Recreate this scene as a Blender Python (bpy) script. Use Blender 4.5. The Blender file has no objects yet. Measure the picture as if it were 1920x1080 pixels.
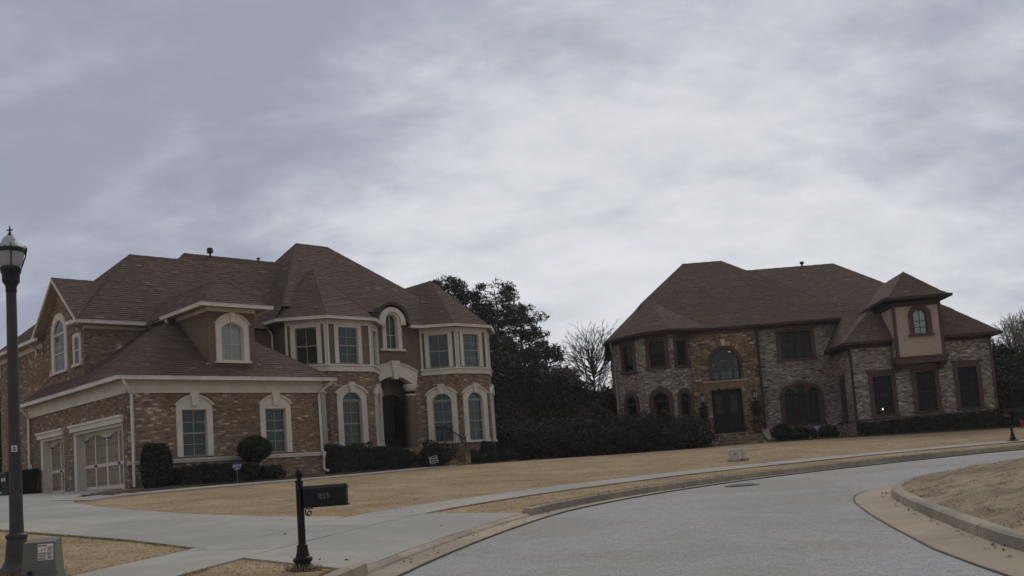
import bpy, math, random
import numpy as np
from mathutils import Vector, Matrix

random.seed(11)
rng = np.random.default_rng(11)
R_ = math.radians
PI = math.pi
scene = bpy.context.scene
COL = scene.collection

# ------------------------------------------------------------------ camera, sky, sun, exposure
cd = bpy.data.cameras.new('camera')
cam = bpy.data.objects.new('camera', cd)
COL.objects.link(cam)
cam.matrix_world = (Matrix.Translation((0, 0, 1.4)) @ Matrix.Rotation(R_(90 + 5.37), 4, 'X') @ Matrix.Rotation(R_(-4.28), 4, 'Z'))
cd.sensor_width = 36.0
cd.lens = 36.0 * 1835.0 / 1920.0
cd.shift_x = 0.5 - 1041.0 / 1920.0
cd.shift_y = 160.0 / 1920.0
cd.clip_start = 0.2
cd.clip_end = 3000
scene.camera = cam

SUN_EL, SUN_AZ = 42.0, 12.0          # a veiled sun behind the houses, a little to the right of straight ahead
world = bpy.data.worlds.new('World')
scene.world = world
world.use_nodes = True
wn, wl = world.node_tree.nodes, world.node_tree.links
wn.clear()


def wnode(t, **kw):
    n = wn.new(t)
    for k, v in kw.items():
        setattr(n, k, v)
    return n


def wmath(op, a, b=None, clamp=False):
    n = wnode('ShaderNodeMath', operation=op, use_clamp=clamp)
    for i, s in enumerate((a, b)):
        if s is None:
            continue
        if isinstance(s, (int, float)):
            n.inputs[i].default_value = s
        else:
            wl.new(s, n.inputs[i])
    return n.outputs[0]


w_out = wnode('ShaderNodeOutputWorld')
sky = wnode('ShaderNodeTexSky', sky_type='NISHITA', sun_disc=False)
sky.sun_elevation = R_(SUN_EL)
sky.sun_rotation = R_(SUN_AZ)
bg_sky = wnode('ShaderNodeBackground')
bg_sky.inputs['Strength'].default_value = 0.07
wl.new(sky.outputs[0], bg_sky.inputs['Color'])
tc = wnode('ShaderNodeTexCoord')
sep = wnode('ShaderNodeSeparateXYZ')
wl.new(tc.outputs['Generated'], sep.inputs[0])
zc = wmath('MAXIMUM', sep.outputs[2], 0.0)
den = wmath('ADD', zc, 0.50)
comb = wnode('ShaderNodeCombineXYZ')
wl.new(wmath('DIVIDE', sep.outputs[0], den), comb.inputs[0])
wl.new(wmath('DIVIDE', sep.outputs[1], den), comb.inputs[1])


def cloud_noise(rot, scl, scale, detail, rough, dist, off):
    m = wnode('ShaderNodeMapping')
    m.inputs['Rotation'].default_value = (0, 0, R_(rot))
    m.inputs['Scale'].default_value = scl
    m.inputs['Location'].default_value = off
    wl.new(comb.outputs[0], m.inputs['Vector'])
    n = wnode('ShaderNodeTexNoise')
    n.inputs['Scale'].default_value = scale
    n.inputs['Detail'].default_value = detail
    n.inputs['Roughness'].default_value = rough
    n.inputs['Distortion'].default_value = dist
    wl.new(m.outputs[0], n.inputs['Vector'])
    return n.outputs['Fac']


big = cloud_noise(70, (0.55, 1.25, 1), 1.9, 3, 0.45, 0.2, (9.4, 2.6, 0))
mid_ = cloud_noise(74, (0.7, 1.5, 1), 5.0, 7, 0.56, 0.45, (7.3, 4.2, 0))
fine = cloud_noise(50, (0.9, 1.25, 1), 15.0, 5, 0.55, 0.2, (1.3, 9.2, 0))
mix = wmath('ADD', wmath('ADD', wmath('MULTIPLY', big, 0.44), wmath('MULTIPLY', mid_, 0.36)), wmath('MULTIPLY', fine, 0.20))
mix = wmath('ADD', wmath('MULTIPLY', mix, 0.76), 0.115)
# brightness grows towards the veiled sun
sd = (math.sin(R_(SUN_AZ - 4)) * math.cos(R_(8)), math.cos(R_(SUN_AZ - 4)) * math.cos(R_(8)), math.sin(R_(8)))
dotn = wnode('ShaderNodeVectorMath', operation='DOT_PRODUCT')
nrm = wnode('ShaderNodeVectorMath', operation='NORMALIZE')
wl.new(tc.outputs['Generated'], nrm.inputs[0])
wl.new(nrm.outputs[0], dotn.inputs[0])
dotn.inputs[1].default_value = sd
glow = wmath('MULTIPLY', wmath('SUBTRACT', dotn.outputs['Value'], 0.945), 2.1)
glow = wmath('MAXIMUM', glow, -0.105)
fac = wmath('ADD', mix, glow)
ramp = wnode('ShaderNodeValToRGB')
cr = ramp.color_ramp
cr.interpolation = 'B_SPLINE'
stops = [(0.36, (0.25, 0.264, 0.335)), (0.44, (0.345, 0.358, 0.42)), (0.52, (0.51, 0.522, 0.556)), (0.62, (0.64, 0.65, 0.665))]
cr.elements[0].position = stops[0][0]
cr.elements[0].color = stops[0][1] + (1,)
cr.elements[1].position = stops[-1][0]
cr.elements[1].color = stops[-1][1] + (1,)
for p, c in stops[1:-1]:
    e = cr.elements.new(p)
    e.color = c + (1,)
wl.new(fac, ramp.inputs[0])
bg_cloud = wnode('ShaderNodeBackground')
bg_cloud.inputs['Strength'].default_value = 1.0
wl.new(ramp.outputs[0], bg_cloud.inputs['Color'])
msh = wnode('ShaderNodeMixShader')
msh.inputs[0].default_value = 0.94
wl.new(bg_sky.outputs[0], msh.inputs[1])
wl.new(bg_cloud.outputs[0], msh.inputs[2])
wl.new(msh.outputs[0], w_out.inputs['Surface'])

sl = bpy.data.lights.new('sun', 'SUN')
sun = bpy.data.objects.new('sun', sl)
COL.objects.link(sun)
sl.energy = 1.0
sl.angle = R_(28)
sl.color = (1.0, 0.94, 0.86)
sun.rotation_euler = (R_(-(90 - SUN_EL)), 0, R_(-SUN_AZ))
sun.location = (10, 60, 60)

scene.view_settings.view_transform = 'Standard'
scene.view_settings.look = 'None'
scene.view_settings.exposure = 0.32
scene.view_settings.gamma = 1.0
scene.view_settings.use_curve_mapping = False
scene.cycles.use_denoising = True
scene.cycles.max_bounces = 6
scene.cycles.transparent_max_bounces = 12

# ------------------------------------------------------------------ materials


def new_mat(name, rough=0.8, spec=0.3, metal=0.0):
    m = bpy.data.materials.new(name)
    m.use_nodes = True
    n = m.node_tree.nodes
    b = n.get('Principled BSDF')
    b.inputs['Roughness'].default_value = rough
    b.inputs['Specular IOR Level'].default_value = spec
    b.inputs['Metallic'].default_value = metal
    return m, n, m.node_tree.links, b


def warm(c):
    return (c[0] * 1.03, c[1] * 1.0, c[2] * 0.89)


def set_ramp(r, stops, interp='LINEAR', raw=False):
    if not raw:
        stops = [(p, warm(q)) for p, q in stops]
    c = r.color_ramp
    c.interpolation = interp
    while len(c.elements) > 1:
        c.elements.remove(c.elements[-1])
    c.elements[0].position = stops[0][0]
    c.elements[0].color = tuple(stops[0][1]) + (1,)
    for p, q in stops[1:]:
        e = c.elements.new(p)
        e.color = tuple(q) + (1,)


def mat_noise(name, c0, c1, scale=4.0, rough=0.85, spec=0.25, bump=0.0, bscale=40.0, metal=0.0, detail=6, lo=0.35, hi=0.65, big=None):
    """two colours mixed by noise in object space, with optional fine relief and a second, wider mottling"""
    m, n, l, b = new_mat(name, rough, spec, metal)
    t = n.new('ShaderNodeTexCoord')
    nz = n.new('ShaderNodeTexNoise')
    nz.inputs['Scale'].default_value = scale
    nz.inputs['Detail'].default_value = detail
    nz.inputs['Roughness'].default_value = 0.6
    l.new(t.outputs['Object'], nz.inputs['Vector'])
    r = n.new('ShaderNodeValToRGB')
    set_ramp(r, [(lo, c0), (hi, c1)])
    l.new(nz.outputs['Fac'], r.inputs[0])
    col = r.outputs[0]
    if big:
        bs, bc, ba = big
        n2 = n.new('ShaderNodeTexNoise')
        n2.inputs['Scale'].default_value = bs
        n2.inputs['Detail'].default_value = 4
        l.new(t.outputs['Object'], n2.inputs['Vector'])
        r2 = n.new('ShaderNodeValToRGB')
        set_ramp(r2, [(0.40, (0, 0, 0)), (0.62, (1, 1, 1))], raw=True)
        l.new(n2.outputs['Fac'], r2.inputs[0])
        mu = n.new('ShaderNodeMath')
        mu.operation = 'MULTIPLY'
        mu.inputs[1].default_value = ba
        l.new(r2.outputs[0], mu.inputs[0])
        mx = n.new('ShaderNodeMixRGB')
        l.new(mu.outputs[0], mx.inputs[0])
        l.new(col, mx.inputs[1])
        mx.inputs[2].default_value = tuple(bc) + (1,)
        col = mx.outputs[0]
    l.new(col, b.inputs['Base Color'])
    if bump:
        n3 = n.new('ShaderNodeTexNoise')
        n3.inputs['Scale'].default_value = bscale
        n3.inputs['Detail'].default_value = 5
        l.new(t.outputs['Object'], n3.inputs['Vector'])
        bp = n.new('ShaderNodeBump')
        bp.inputs['Strength'].default_value = bump
        bp.inputs['Distance'].default_value = 0.02
        l.new(n3.outputs['Fac'], bp.inputs['Height'])
        l.new(bp.outputs[0], b.inputs['Normal'])
    return m


def mat_tint(name, stops, rough=0.88, spec=0.2, grain=0.25, gscale=30, interp='LINEAR', wide=None):
    """colour from the per-piece value 'tint' (each brick, shingle or leaf has its own), broken up by fine grain"""
    m, n, l, b = new_mat(name, rough, spec)
    a = n.new('ShaderNodeAttribute')
    a.attribute_name = 'tint'
    r = n.new('ShaderNodeValToRGB')
    set_ramp(r, stops, interp)
    l.new(a.outputs['Fac'], r.inputs[0])
    t = n.new('ShaderNodeTexCoord')
    nz = n.new('ShaderNodeTexNoise')
    nz.inputs['Scale'].default_value = gscale
    nz.inputs['Detail'].default_value = 5
    l.new(t.outputs['Object'], nz.inputs['Vector'])
    mr = n.new('ShaderNodeMapRange')
    mr.inputs['From Min'].default_value = 0.3
    mr.inputs['From Max'].default_value = 0.7
    mr.inputs['To Min'].default_value = 1 - grain
    mr.inputs['To Max'].default_value = 1 + grain
    l.new(nz.outputs['Fac'], mr.inputs[0])
    fac = mr.outputs[0]
    if wide:
        n2 = n.new('ShaderNodeTexNoise')
        n2.inputs['Scale'].default_value = wide[0]
        n2.inputs['Detail'].default_value = 4
        l.new(t.outputs['Object'], n2.inputs['Vector'])
        m2 = n.new('ShaderNodeMapRange')
        m2.inputs['From Min'].default_value = 0.32
        m2.inputs['From Max'].default_value = 0.68
        m2.inputs['To Min'].default_value = 1 - wide[1]
        m2.inputs['To Max'].default_value = 1 + wide[1]
        l.new(n2.outputs['Fac'], m2.inputs[0])
        mm = n.new('ShaderNodeMath')
        mm.operation = 'MULTIPLY'
        l.new(fac, mm.inputs[0])
        l.new(m2.outputs[0], mm.inputs[1])
        fac = mm.outputs[0]
    vm = n.new('ShaderNodeVectorMath')
    vm.operation = 'SCALE'
    l.new(r.outputs[0], vm.inputs[0])
    l.new(fac, vm.inputs['Scale'])
    l.new(vm.outputs[0], b.inputs['Base Color'])
    return m


M = {}
BR_A = [(0.0, (0.145, 0.100, 0.073)), (0.25, (0.21, 0.148, 0.107)), (0.55, (0.268, 0.198, 0.144)), (0.8, (0.33, 0.253, 0.187)), (0.90, (0.42, 0.335, 0.25)), (1.0, (0.56, 0.475, 0.375))]
BR_B = [(0.0, (0.06, 0.048, 0.045)), (0.10, (0.17, 0.135, 0.122)), (0.4, (0.29, 0.24, 0.215)), (0.65, (0.38, 0.325, 0.285)), (0.85, (0.47, 0.41, 0.355)), (1.0, (0.60, 0.54, 0.465))]
ST_B = [(0.0, (0.07, 0.046, 0.034)), (0.3, (0.185, 0.128, 0.086)), (0.6, (0.28, 0.205, 0.138)), (0.85, (0.385, 0.305, 0.215)), (1.0, (0.53, 0.45, 0.34))]
RF = [(0.0, (0.088, 0.061, 0.050)), (0.5, (0.118, 0.082, 0.066)), (0.85, (0.142, 0.100, 0.082)), (1.0, (0.21, 0.155, 0.13))]
M['brick_a'] = mat_tint('tan brown brick', BR_A, grain=0.18, gscale=9, wide=(0.55, 0.18))
M['brick_b'] = mat_tint('grey rose brick', BR_B, grain=0.18, gscale=9, wide=(0.5, 0.2))
M['stone_b'] = mat_tint('ochre rubble stone', ST_B, grain=0.3, gscale=7, wide=(0.5, 0.2))
M['shingle'] = mat_tint('brown asphalt shingle', RF, rough=0.9, spec=0.15, grain=0.16, gscale=14, wide=(0.3, 0.07))
M['roof_deck'] = mat_noise('brown roofing', (0.07, 0.05, 0.046), (0.09, 0.066, 0.06), 6)
M['mortar_a'] = mat_noise('tan mortar', (0.17, 0.135, 0.105), (0.24, 0.195, 0.155), 14)
M['mortar_b'] = mat_noise('grey mortar', (0.15, 0.125, 0.112), (0.21, 0.175, 0.155), 14)
M['mortar_s'] = mat_noise('stone mortar', (0.16, 0.115, 0.075), (0.22, 0.165, 0.11), 14)
M['cream'] = mat_noise('cream painted trim', (0.64, 0.595, 0.515), (0.72, 0.67, 0.585), 3.0, rough=0.6, spec=0.3, big=(0.9, (0.55, 0.495, 0.415), 0.45))
M['white_metal'] = mat_noise('off white aluminium gutter', (0.68, 0.65, 0.60), (0.76, 0.73, 0.68), 4.0, rough=0.45, spec=0.4, big=(1.1, (0.47, 0.43, 0.37), 0.5))
M['stucco'] = mat_noise('brown stucco', (0.165, 0.120, 0.086), (0.20, 0.148, 0.108), 5, bump=0.3, bscale=60, big=(0.8, (0.145, 0.105, 0.075), 0.6))
M['soffit'] = mat_noise('taupe soffit', (0.30, 0.255, 0.205), (0.35, 0.30, 0.245), 4)
M['tan_stucco'] = mat_noise('tan stucco', (0.42, 0.33, 0.255), (0.47, 0.375, 0.292), 4, bump=0.3, bscale=60, big=(0.7, (0.39, 0.305, 0.235), 0.6))
M['rust_trim'] = mat_noise('dark rust painted trim', (0.085, 0.053, 0.043), (0.115, 0.073, 0.059), 4, rough=0.65, big=(0.9, (0.075, 0.042, 0.033), 0.5))
M['dark_soffit'] = mat_noise('dark brown soffit', (0.045, 0.032, 0.028), (0.06, 0.043, 0.037), 4, rough=0.7)
M['door_tan'] = mat_noise('tan garage door boards', (0.27, 0.21, 0.15), (0.32, 0.25, 0.182), 3, rough=0.7, big=(1.2, (0.24, 0.185, 0.13), 0.5))
M['black_iron'] = mat_noise('black painted iron', (0.012, 0.012, 0.014), (0.022, 0.022, 0.026), 8, rough=0.5, spec=0.4)
M['lamp_post'] = mat_noise('weathered grey black iron', (0.035, 0.034, 0.035), (0.06, 0.055, 0.05), 5, rough=0.6, spec=0.35, big=(1.3, (0.075, 0.058, 0.045), 0.6))
M['mailbox'] = mat_noise('black cast aluminium', (0.007, 0.007, 0.009), (0.012, 0.012, 0.015), 6, rough=0.55, spec=0.3)
M['number'] = mat_noise('faded silver numerals', (0.12, 0.115, 0.108), (0.16, 0.155, 0.145), 6, rough=0.6)
M['concrete'] = mat_noise('pale concrete', (0.335, 0.325, 0.298), (0.395, 0.384, 0.355), 2.2, rough=0.9, bump=0.12, bscale=60, big=(0.4, (0.27, 0.256, 0.226), 0.75))
M['concrete_edge'] = mat_noise('weathered kerb concrete', (0.29, 0.25, 0.195), (0.385, 0.338, 0.27), 5, rough=0.9, bump=0.25, bscale=45, big=(0.8, (0.20, 0.175, 0.14), 0.7))
M['gutter_pan'] = mat_noise('sandy gutter concrete', (0.33, 0.28, 0.21), (0.405, 0.35, 0.275), 4, rough=0.9, bump=0.2, bscale=50, big=(0.5, (0.25, 0.205, 0.15), 0.7))
M['mulch'] = mat_noise('dark bark mulch', (0.045, 0.030, 0.021), (0.10, 0.068, 0.046), 14, bump=0.8, bscale=22)
M['bin'] = mat_noise('black plastic bin', (0.012, 0.013, 0.015), (0.02, 0.021, 0.023), 5, rough=0.5)
M['white_print'] = mat_noise('white print', (0.62, 0.61, 0.59), (0.70, 0.69, 0.66), 6, rough=0.6)
M['red_print'] = mat_noise('red print', (0.30, 0.035, 0.03), (0.36, 0.05, 0.04), 6, rough=0.6)
M['grey_print'] = mat_noise('grey print', (0.16, 0.165, 0.165), (0.24, 0.245, 0.245), 60, rough=0.6)
M['dark_print'] = mat_noise('dark print', (0.03, 0.03, 0.03), (0.05, 0.05, 0.05), 6, rough=0.6)
M['box_green'] = mat_noise('grey green enclosure paint', (0.14, 0.145, 0.125), (0.17, 0.175, 0.152), 3, rough=0.6, big=(1.5, (0.12, 0.122, 0.105), 0.5))
M['pale_green'] = mat_noise('pale green plastic', (0.47, 0.50, 0.45), (0.53, 0.56, 0.51), 3, rough=0.6, big=(1.5, (0.39, 0.42, 0.36), 0.5))
M['sign_blue'] = mat_noise('blue sign face', (0.035, 0.05, 0.24), (0.045, 0.062, 0.28), 3, rough=0.4)
M['sign_black'] = mat_noise('black sign face', (0.018, 0.018, 0.018), (0.028, 0.028, 0.028), 3, rough=0.5)
M['steel'] = mat_noise('grey steel', (0.24, 0.24, 0.24), (0.32, 0.32, 0.32), 5, rough=0.5, metal=0.5)
M['seam'] = mat_noise('dusty tar seam', (0.075, 0.065, 0.055), (0.13, 0.115, 0.095), 9)
M['iron_cover'] = mat_noise('worn iron cover', (0.075, 0.07, 0.066), (0.11, 0.103, 0.096), 8, rough=0.6)
M['red_bow'] = mat_noise('red ribbon', (0.20, 0.035, 0.03), (0.26, 0.05, 0.042), 4, rough=0.6)
M['terracotta'] = mat_noise('dark terracotta', (0.115, 0.05, 0.034), (0.15, 0.068, 0.045), 5)
M['bark'] = mat_noise('grey brown bark', (0.045, 0.034, 0.027), (0.09, 0.07, 0.055), 6, bump=0.6, bscale=18)
M['twig'] = mat_noise('grey bare twigs', (0.12, 0.10, 0.082), (0.18, 0.155, 0.13), 4)
M['pale_twig'] = mat_noise('pale bare twigs', (0.16, 0.135, 0.11), (0.24, 0.205, 0.17), 4)
GREEN = lambda a, b, c: [(0.0, a), (0.6, b), (1.0, c)]
M['pine'] = mat_tint('pine needles', GREEN((0.026, 0.031, 0.022), (0.042, 0.05, 0.034), (0.07, 0.08, 0.05)), rough=0.8, grain=0.2, gscale=3)
M['evergreen'] = mat_tint('dark evergreen leaves', GREEN((0.018, 0.024, 0.015), (0.030, 0.038, 0.023), (0.05, 0.06, 0.034)), rough=0.75, grain=0.2, gscale=3)
M['brush'] = mat_tint('brown thicket leaves', GREEN((0.034, 0.028, 0.022), (0.055, 0.045, 0.035), (0.09, 0.075, 0.056)), rough=0.85, grain=0.2, gscale=3)
M['box_leaf'] = mat_tint('clipped hedge leaves', GREEN((0.017, 0.024, 0.014), (0.032, 0.043, 0.023), (0.06, 0.075, 0.038)), rough=0.7, grain=0.2, gscale=5)
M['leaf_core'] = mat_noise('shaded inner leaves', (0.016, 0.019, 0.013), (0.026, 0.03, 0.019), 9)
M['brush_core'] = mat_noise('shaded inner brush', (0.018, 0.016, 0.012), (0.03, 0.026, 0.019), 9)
M['blind'] = mat_noise('grey window blind', (0.27, 0.285, 0.26), (0.33, 0.345, 0.315), 2)
M['pale_blind'] = mat_noise('pale window blind', (0.55, 0.60, 0.58), (0.62, 0.67, 0.64), 2)
M['white_blind'] = mat_noise('white blind and painted daylight', (0.72, 0.73, 0.74), (0.80, 0.81, 0.82), 2)
M['room_shade'] = mat_noise('painted room darkness', (0.03, 0.031, 0.028), (0.085, 0.086, 0.08), 1.1)  # the room's darkness is put into this panel colour
M['room_panel'] = mat_noise('dim curtain', (0.23, 0.24, 0.24), (0.33, 0.34, 0.34), 1.5)
M['dark_door'] = mat_noise('dark panelled door', (0.012, 0.012, 0.012), (0.02, 0.02, 0.02), 3, rough=0.6, spec=0.2)
M['taupe'] = mat_noise('taupe window sash', (0.28, 0.27, 0.245), (0.34, 0.325, 0.295), 4, rough=0.6)
M['sash_cream'] = mat_noise('cream sash', (0.50, 0.465, 0.40), (0.56, 0.52, 0.45), 4, rough=0.6)
M['dark_sash'] = mat_noise('dark sash', (0.022, 0.019, 0.018), (0.035, 0.03, 0.028), 4, rough=0.6)
M['landing_stone'] = mat_noise('pale cap stone', (0.30, 0.275, 0.225), (0.40, 0.365, 0.30), 6, bump=0.3, bscale=30)


def mat_glass(name, tint, gloss):
    """window glass: lets the blind behind show and mirrors the sky and ground on its face"""
    m = bpy.data.materials.new(name)
    m.use_nodes = True
    n, l = m.node_tree.nodes, m.node_tree.links
    n.clear()
    o = n.new('ShaderNodeOutputMaterial')
    tr = n.new('ShaderNodeBsdfTransparent')
    tr.inputs['Color'].default_value = tint + (1,)
    gl = n.new('ShaderNodeBsdfGlossy')
    gl.inputs['Roughness'].default_value = 0.04
    gl.inputs['Color'].default_value = (0.9, 0.93, 0.95, 1)
    fr = n.new('ShaderNodeFresnel')
    fr.inputs['IOR'].default_value = gloss
    mx = n.new('ShaderNodeMixShader')
    l.new(fr.outputs[0], mx.inputs[0])
    l.new(tr.outputs[0], mx.inputs[1])
    l.new(gl.outputs[0], mx.inputs[2])
    l.new(mx.outputs[0], o.inputs['Surface'])
    return m


M['glass'] = mat_glass('window glass', (0.66, 0.70, 0.66), 1.42)
M['glass_clear'] = mat_glass('clear window glass', (0.9, 0.92, 0.91), 1.3)
M['glass_dark'] = mat_glass('tinted window glass', (0.56, 0.56, 0.52), 1.25)


def mat_lamp_globe():
    m, n, l, b = new_mat('frosted lamp globe', 0.35, 0.5)
    b.inputs['Base Color'].default_value = (0.62, 0.63, 0.62, 1)
    t = n.new('ShaderNodeBsdfTranslucent')
    t.inputs['Color'].default_value = (0.75, 0.76, 0.75, 1)
    mx = n.new('ShaderNodeMixShader')
    mx.inputs[0].default_value = 0.55
    l.new(b.outputs[0], mx.inputs[1])
    l.new(t.outputs[0], mx.inputs[2])
    l.new(mx.outputs[0], n['Material Output'].inputs['Surface'])
    return m


M['globe'] = mat_lamp_globe()


def mat_road():
    m, n, l, b = new_mat('aged pale asphalt', 0.9, 0.2)
    t = n.new('ShaderNodeTexCoord')

    def nz(scale, det, dist=0.0):
        x = n.new('ShaderNodeTexNoise')
        x.inputs['Scale'].default_value = scale
        x.inputs['Detail'].default_value = det
        x.inputs['Distortion'].default_value = dist
        l.new(t.outputs['Object'], x.inputs['Vector'])
        return x.outputs['Fac']

    def rmp(f, st):
        r = n.new('ShaderNodeValToRGB')
        set_ramp(r, st, raw=True)
        l.new(f, r.inputs[0])
        return r.outputs[0]

    def mul(a, b_):
        x = n.new('ShaderNodeMixRGB')
        x.blend_type = 'MULTIPLY'
        x.inputs[0].default_value = 1
        l.new(a, x.inputs[1])
        l.new(b_, x.inputs[2])
        return x.outputs[0]
    grit = nz(42, 4)
    c = rmp(grit, [(0.32, (0.225, 0.220, 0.206)), (0.5, (0.302, 0.297, 0.28)), (0.66, (0.385, 0.379, 0.36))])
    c = mul(c, rmp(nz(7, 5), [(0.35, (0.93, 0.93, 0.92)), (0.65, (1.07, 1.06, 1.04))]))
    c = mul(c, rmp(nz(0.35, 5, 0.6), [(0.38, (0.92, 0.885, 0.82)), (0.60, (1.05, 1.05, 1.06))]))
    scuff = rmp(nz(3.2, 6, 1.5), [(0.66, (1, 1, 1)), (0.71, (0.80, 0.79, 0.78))])
    c = mul(c, scuff)
    l.new(c, b.inputs['Base Color'])
    bp = n.new('ShaderNodeBump')
    bp.inputs['Strength'].default_value = 0.35
    bp.inputs['Distance'].default_value = 0.01
    l.new(grit, bp.inputs['Height'])
    l.new(bp.outputs[0], b.inputs['Normal'])
    return m


M['road'] = mat_road()


def mat_lawn(name, cols, dark, ms=1.7, mk=.75):
    m, n, l, b = new_mat(name, 0.95, 0.1)
    t = n.new('ShaderNodeTexCoord')

    def nz(scale, det, dist=0.0):
        x = n.new('ShaderNodeTexNoise')
        x.inputs['Scale'].default_value = scale
        x.inputs['Detail'].default_value = det
        x.inputs['Distortion'].default_value = dist
        l.new(t.outputs['Object'], x.inputs['Vector'])
        return x.outputs['Fac']
    r = n.new('ShaderNodeValToRGB')
    set_ramp(r, [(0.3, cols[0]), (0.5, cols[1]), (0.7, cols[2])], raw=True)
    l.new(nz(7, 9), r.inputs[0])
    w = n.new('ShaderNodeValToRGB')
    set_ramp(w, [(0.34, (0.80, 0.77, 0.72)), (0.64, (1.13, 1.13, 1.13))], raw=True)
    l.new(nz(0.5, 6, 0.7), w.inputs[0])
    mx = n.new('ShaderNodeMixRGB')
    mx.blend_type = 'MULTIPLY'
    mx.inputs[0].default_value = 1
    l.new(r.outputs[0], mx.inputs[1])
    l.new(w.outputs[0], mx.inputs[2])
    s = n.new('ShaderNodeValToRGB')
    set_ramp(s, [(0.52, (0, 0, 0)), (0.72, (mk, mk, mk))], raw=True)
    l.new(nz(ms, 5, 0.4), s.inputs[0])
    mx2 = n.new('ShaderNodeMixRGB')
    l.new(s.outputs[0], mx2.inputs[0])
    l.new(mx.outputs[0], mx2.inputs[1])
    mx2.inputs[2].default_value = tuple(dark) + (1,)
    l.new(mx2.outputs[0], b.inputs['Base Color'])
    bp = n.new('ShaderNodeBump')
    bp.inputs['Strength'].default_value = 0.5
    bp.inputs['Distance'].default_value = 0.03
    l.new(nz(26, 8), bp.inputs['Height'])
    l.new(bp.outputs[0], b.inputs['Normal'])
    return m


M['lawn'] = mat_lawn('dormant tan lawn', ((0.27, 0.197, 0.108), (0.322, 0.242, 0.136), (0.37, 0.284, 0.166)), (0.235, 0.165, 0.088))
M['island'] = mat_lawn('dull matted lawn', ((0.22, 0.170, 0.112), (0.27, 0.213, 0.145), (0.32, 0.258, 0.18)), (0.135, 0.102, 0.066), 2.6, 1.0)  # the dark mottle paints in the shading of the turf clumps
M['blade'] = mat_tint('dry grass blades', [(0.0, (0.295, 0.22, 0.128)), (0.5, (0.355, 0.271, 0.165)), (1.0, (0.41, 0.318, 0.2))], rough=0.9, grain=0.1, gscale=2, wide=(0.5, 0.15))
M['blade_dull'] = mat_tint('matted dry grass blades', [(0.0, (0.255, 0.203, 0.14)), (0.5, (0.30, 0.243, 0.172)), (1.0, (0.345, 0.282, 0.205))], rough=0.9, grain=0.1, gscale=2, wide=(0.5, 0.15))

# ------------------------------------------------------------------ mesh helpers
ZOFF = {}                # each thing's own base height; coordinates inside it are given as heights above datum


def zoff(parent):
    return ZOFF.get(parent.name, 0.0) if parent is not None else 0.0


def link(o, parent=None):
    COL.objects.link(o)
    if parent is not None:
        o.parent = parent
        ZOFF[o.name] = zoff(parent)
    return o


def tag(o, label=None, cat=None, group=None, kind=None):
    if label:
        o['label'] = label
    if cat:
        o['category'] = cat
    if group:
        o['group'] = group
    if kind:
        o['kind'] = kind
    return o


def thing(name, label, cat, loc=(0, 0, 0), rotz=0.0, group=None):
    o = bpy.data.objects.new(name, None)
    o.empty_display_size = 0.3
    COL.objects.link(o)
    o.location = loc
    o.rotation_euler = (0, 0, rotz)
    tag(o, label, cat, group)
    ZOFF[o.name] = 0.0
    return o


def structure(name, loc=(0, 0, 0)):
    o = bpy.data.objects.new(name, None)
    COL.objects.link(o)
    o.location = loc
    o['kind'] = 'structure'
    ZOFF[o.name] = 0.0
    return o


def np_mesh(name, verts, faces, mats, parent=None, tint=None, kind=None, smooth=False):
    """verts (N,3); faces (M,k) with one k for all; one object"""
    verts = np.array(verts, dtype=np.float64)
    verts[:, 2] -= zoff(parent)
    faces = np.asarray(faces, dtype=np.int32)
    me = bpy.data.meshes.new(name)
    k = faces.shape[1]
    me.vertices.add(len(verts))
    me.vertices.foreach_set('co', verts.astype(np.float32).ravel())
    me.loops.add(faces.size)
    me.loops.foreach_set('vertex_index', faces.ravel())
    me.polygons.add(len(faces))
    me.polygons.foreach_set('loop_start', np.arange(0, faces.size, k, dtype=np.int32))
    me.polygons.foreach_set('loop_total', np.full(len(faces), k, dtype=np.int32))
    if tint is not None:
        at = me.attributes.new('tint', 'FLOAT', 'FACE')
        at.data.foreach_set('value', np.asarray(tint, dtype=np.float32))
    me.update(calc_edges=True)
    me.polygons.foreach_set('use_smooth', np.full(len(faces), bool(smooth)))
    for m in (mats if isinstance(mats, (list, tuple)) else [mats]):
        me.materials.append(m)
    o = bpy.data.objects.new(name, me)
    link(o, parent)
    if kind:
        o['kind'] = kind
    return o


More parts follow.
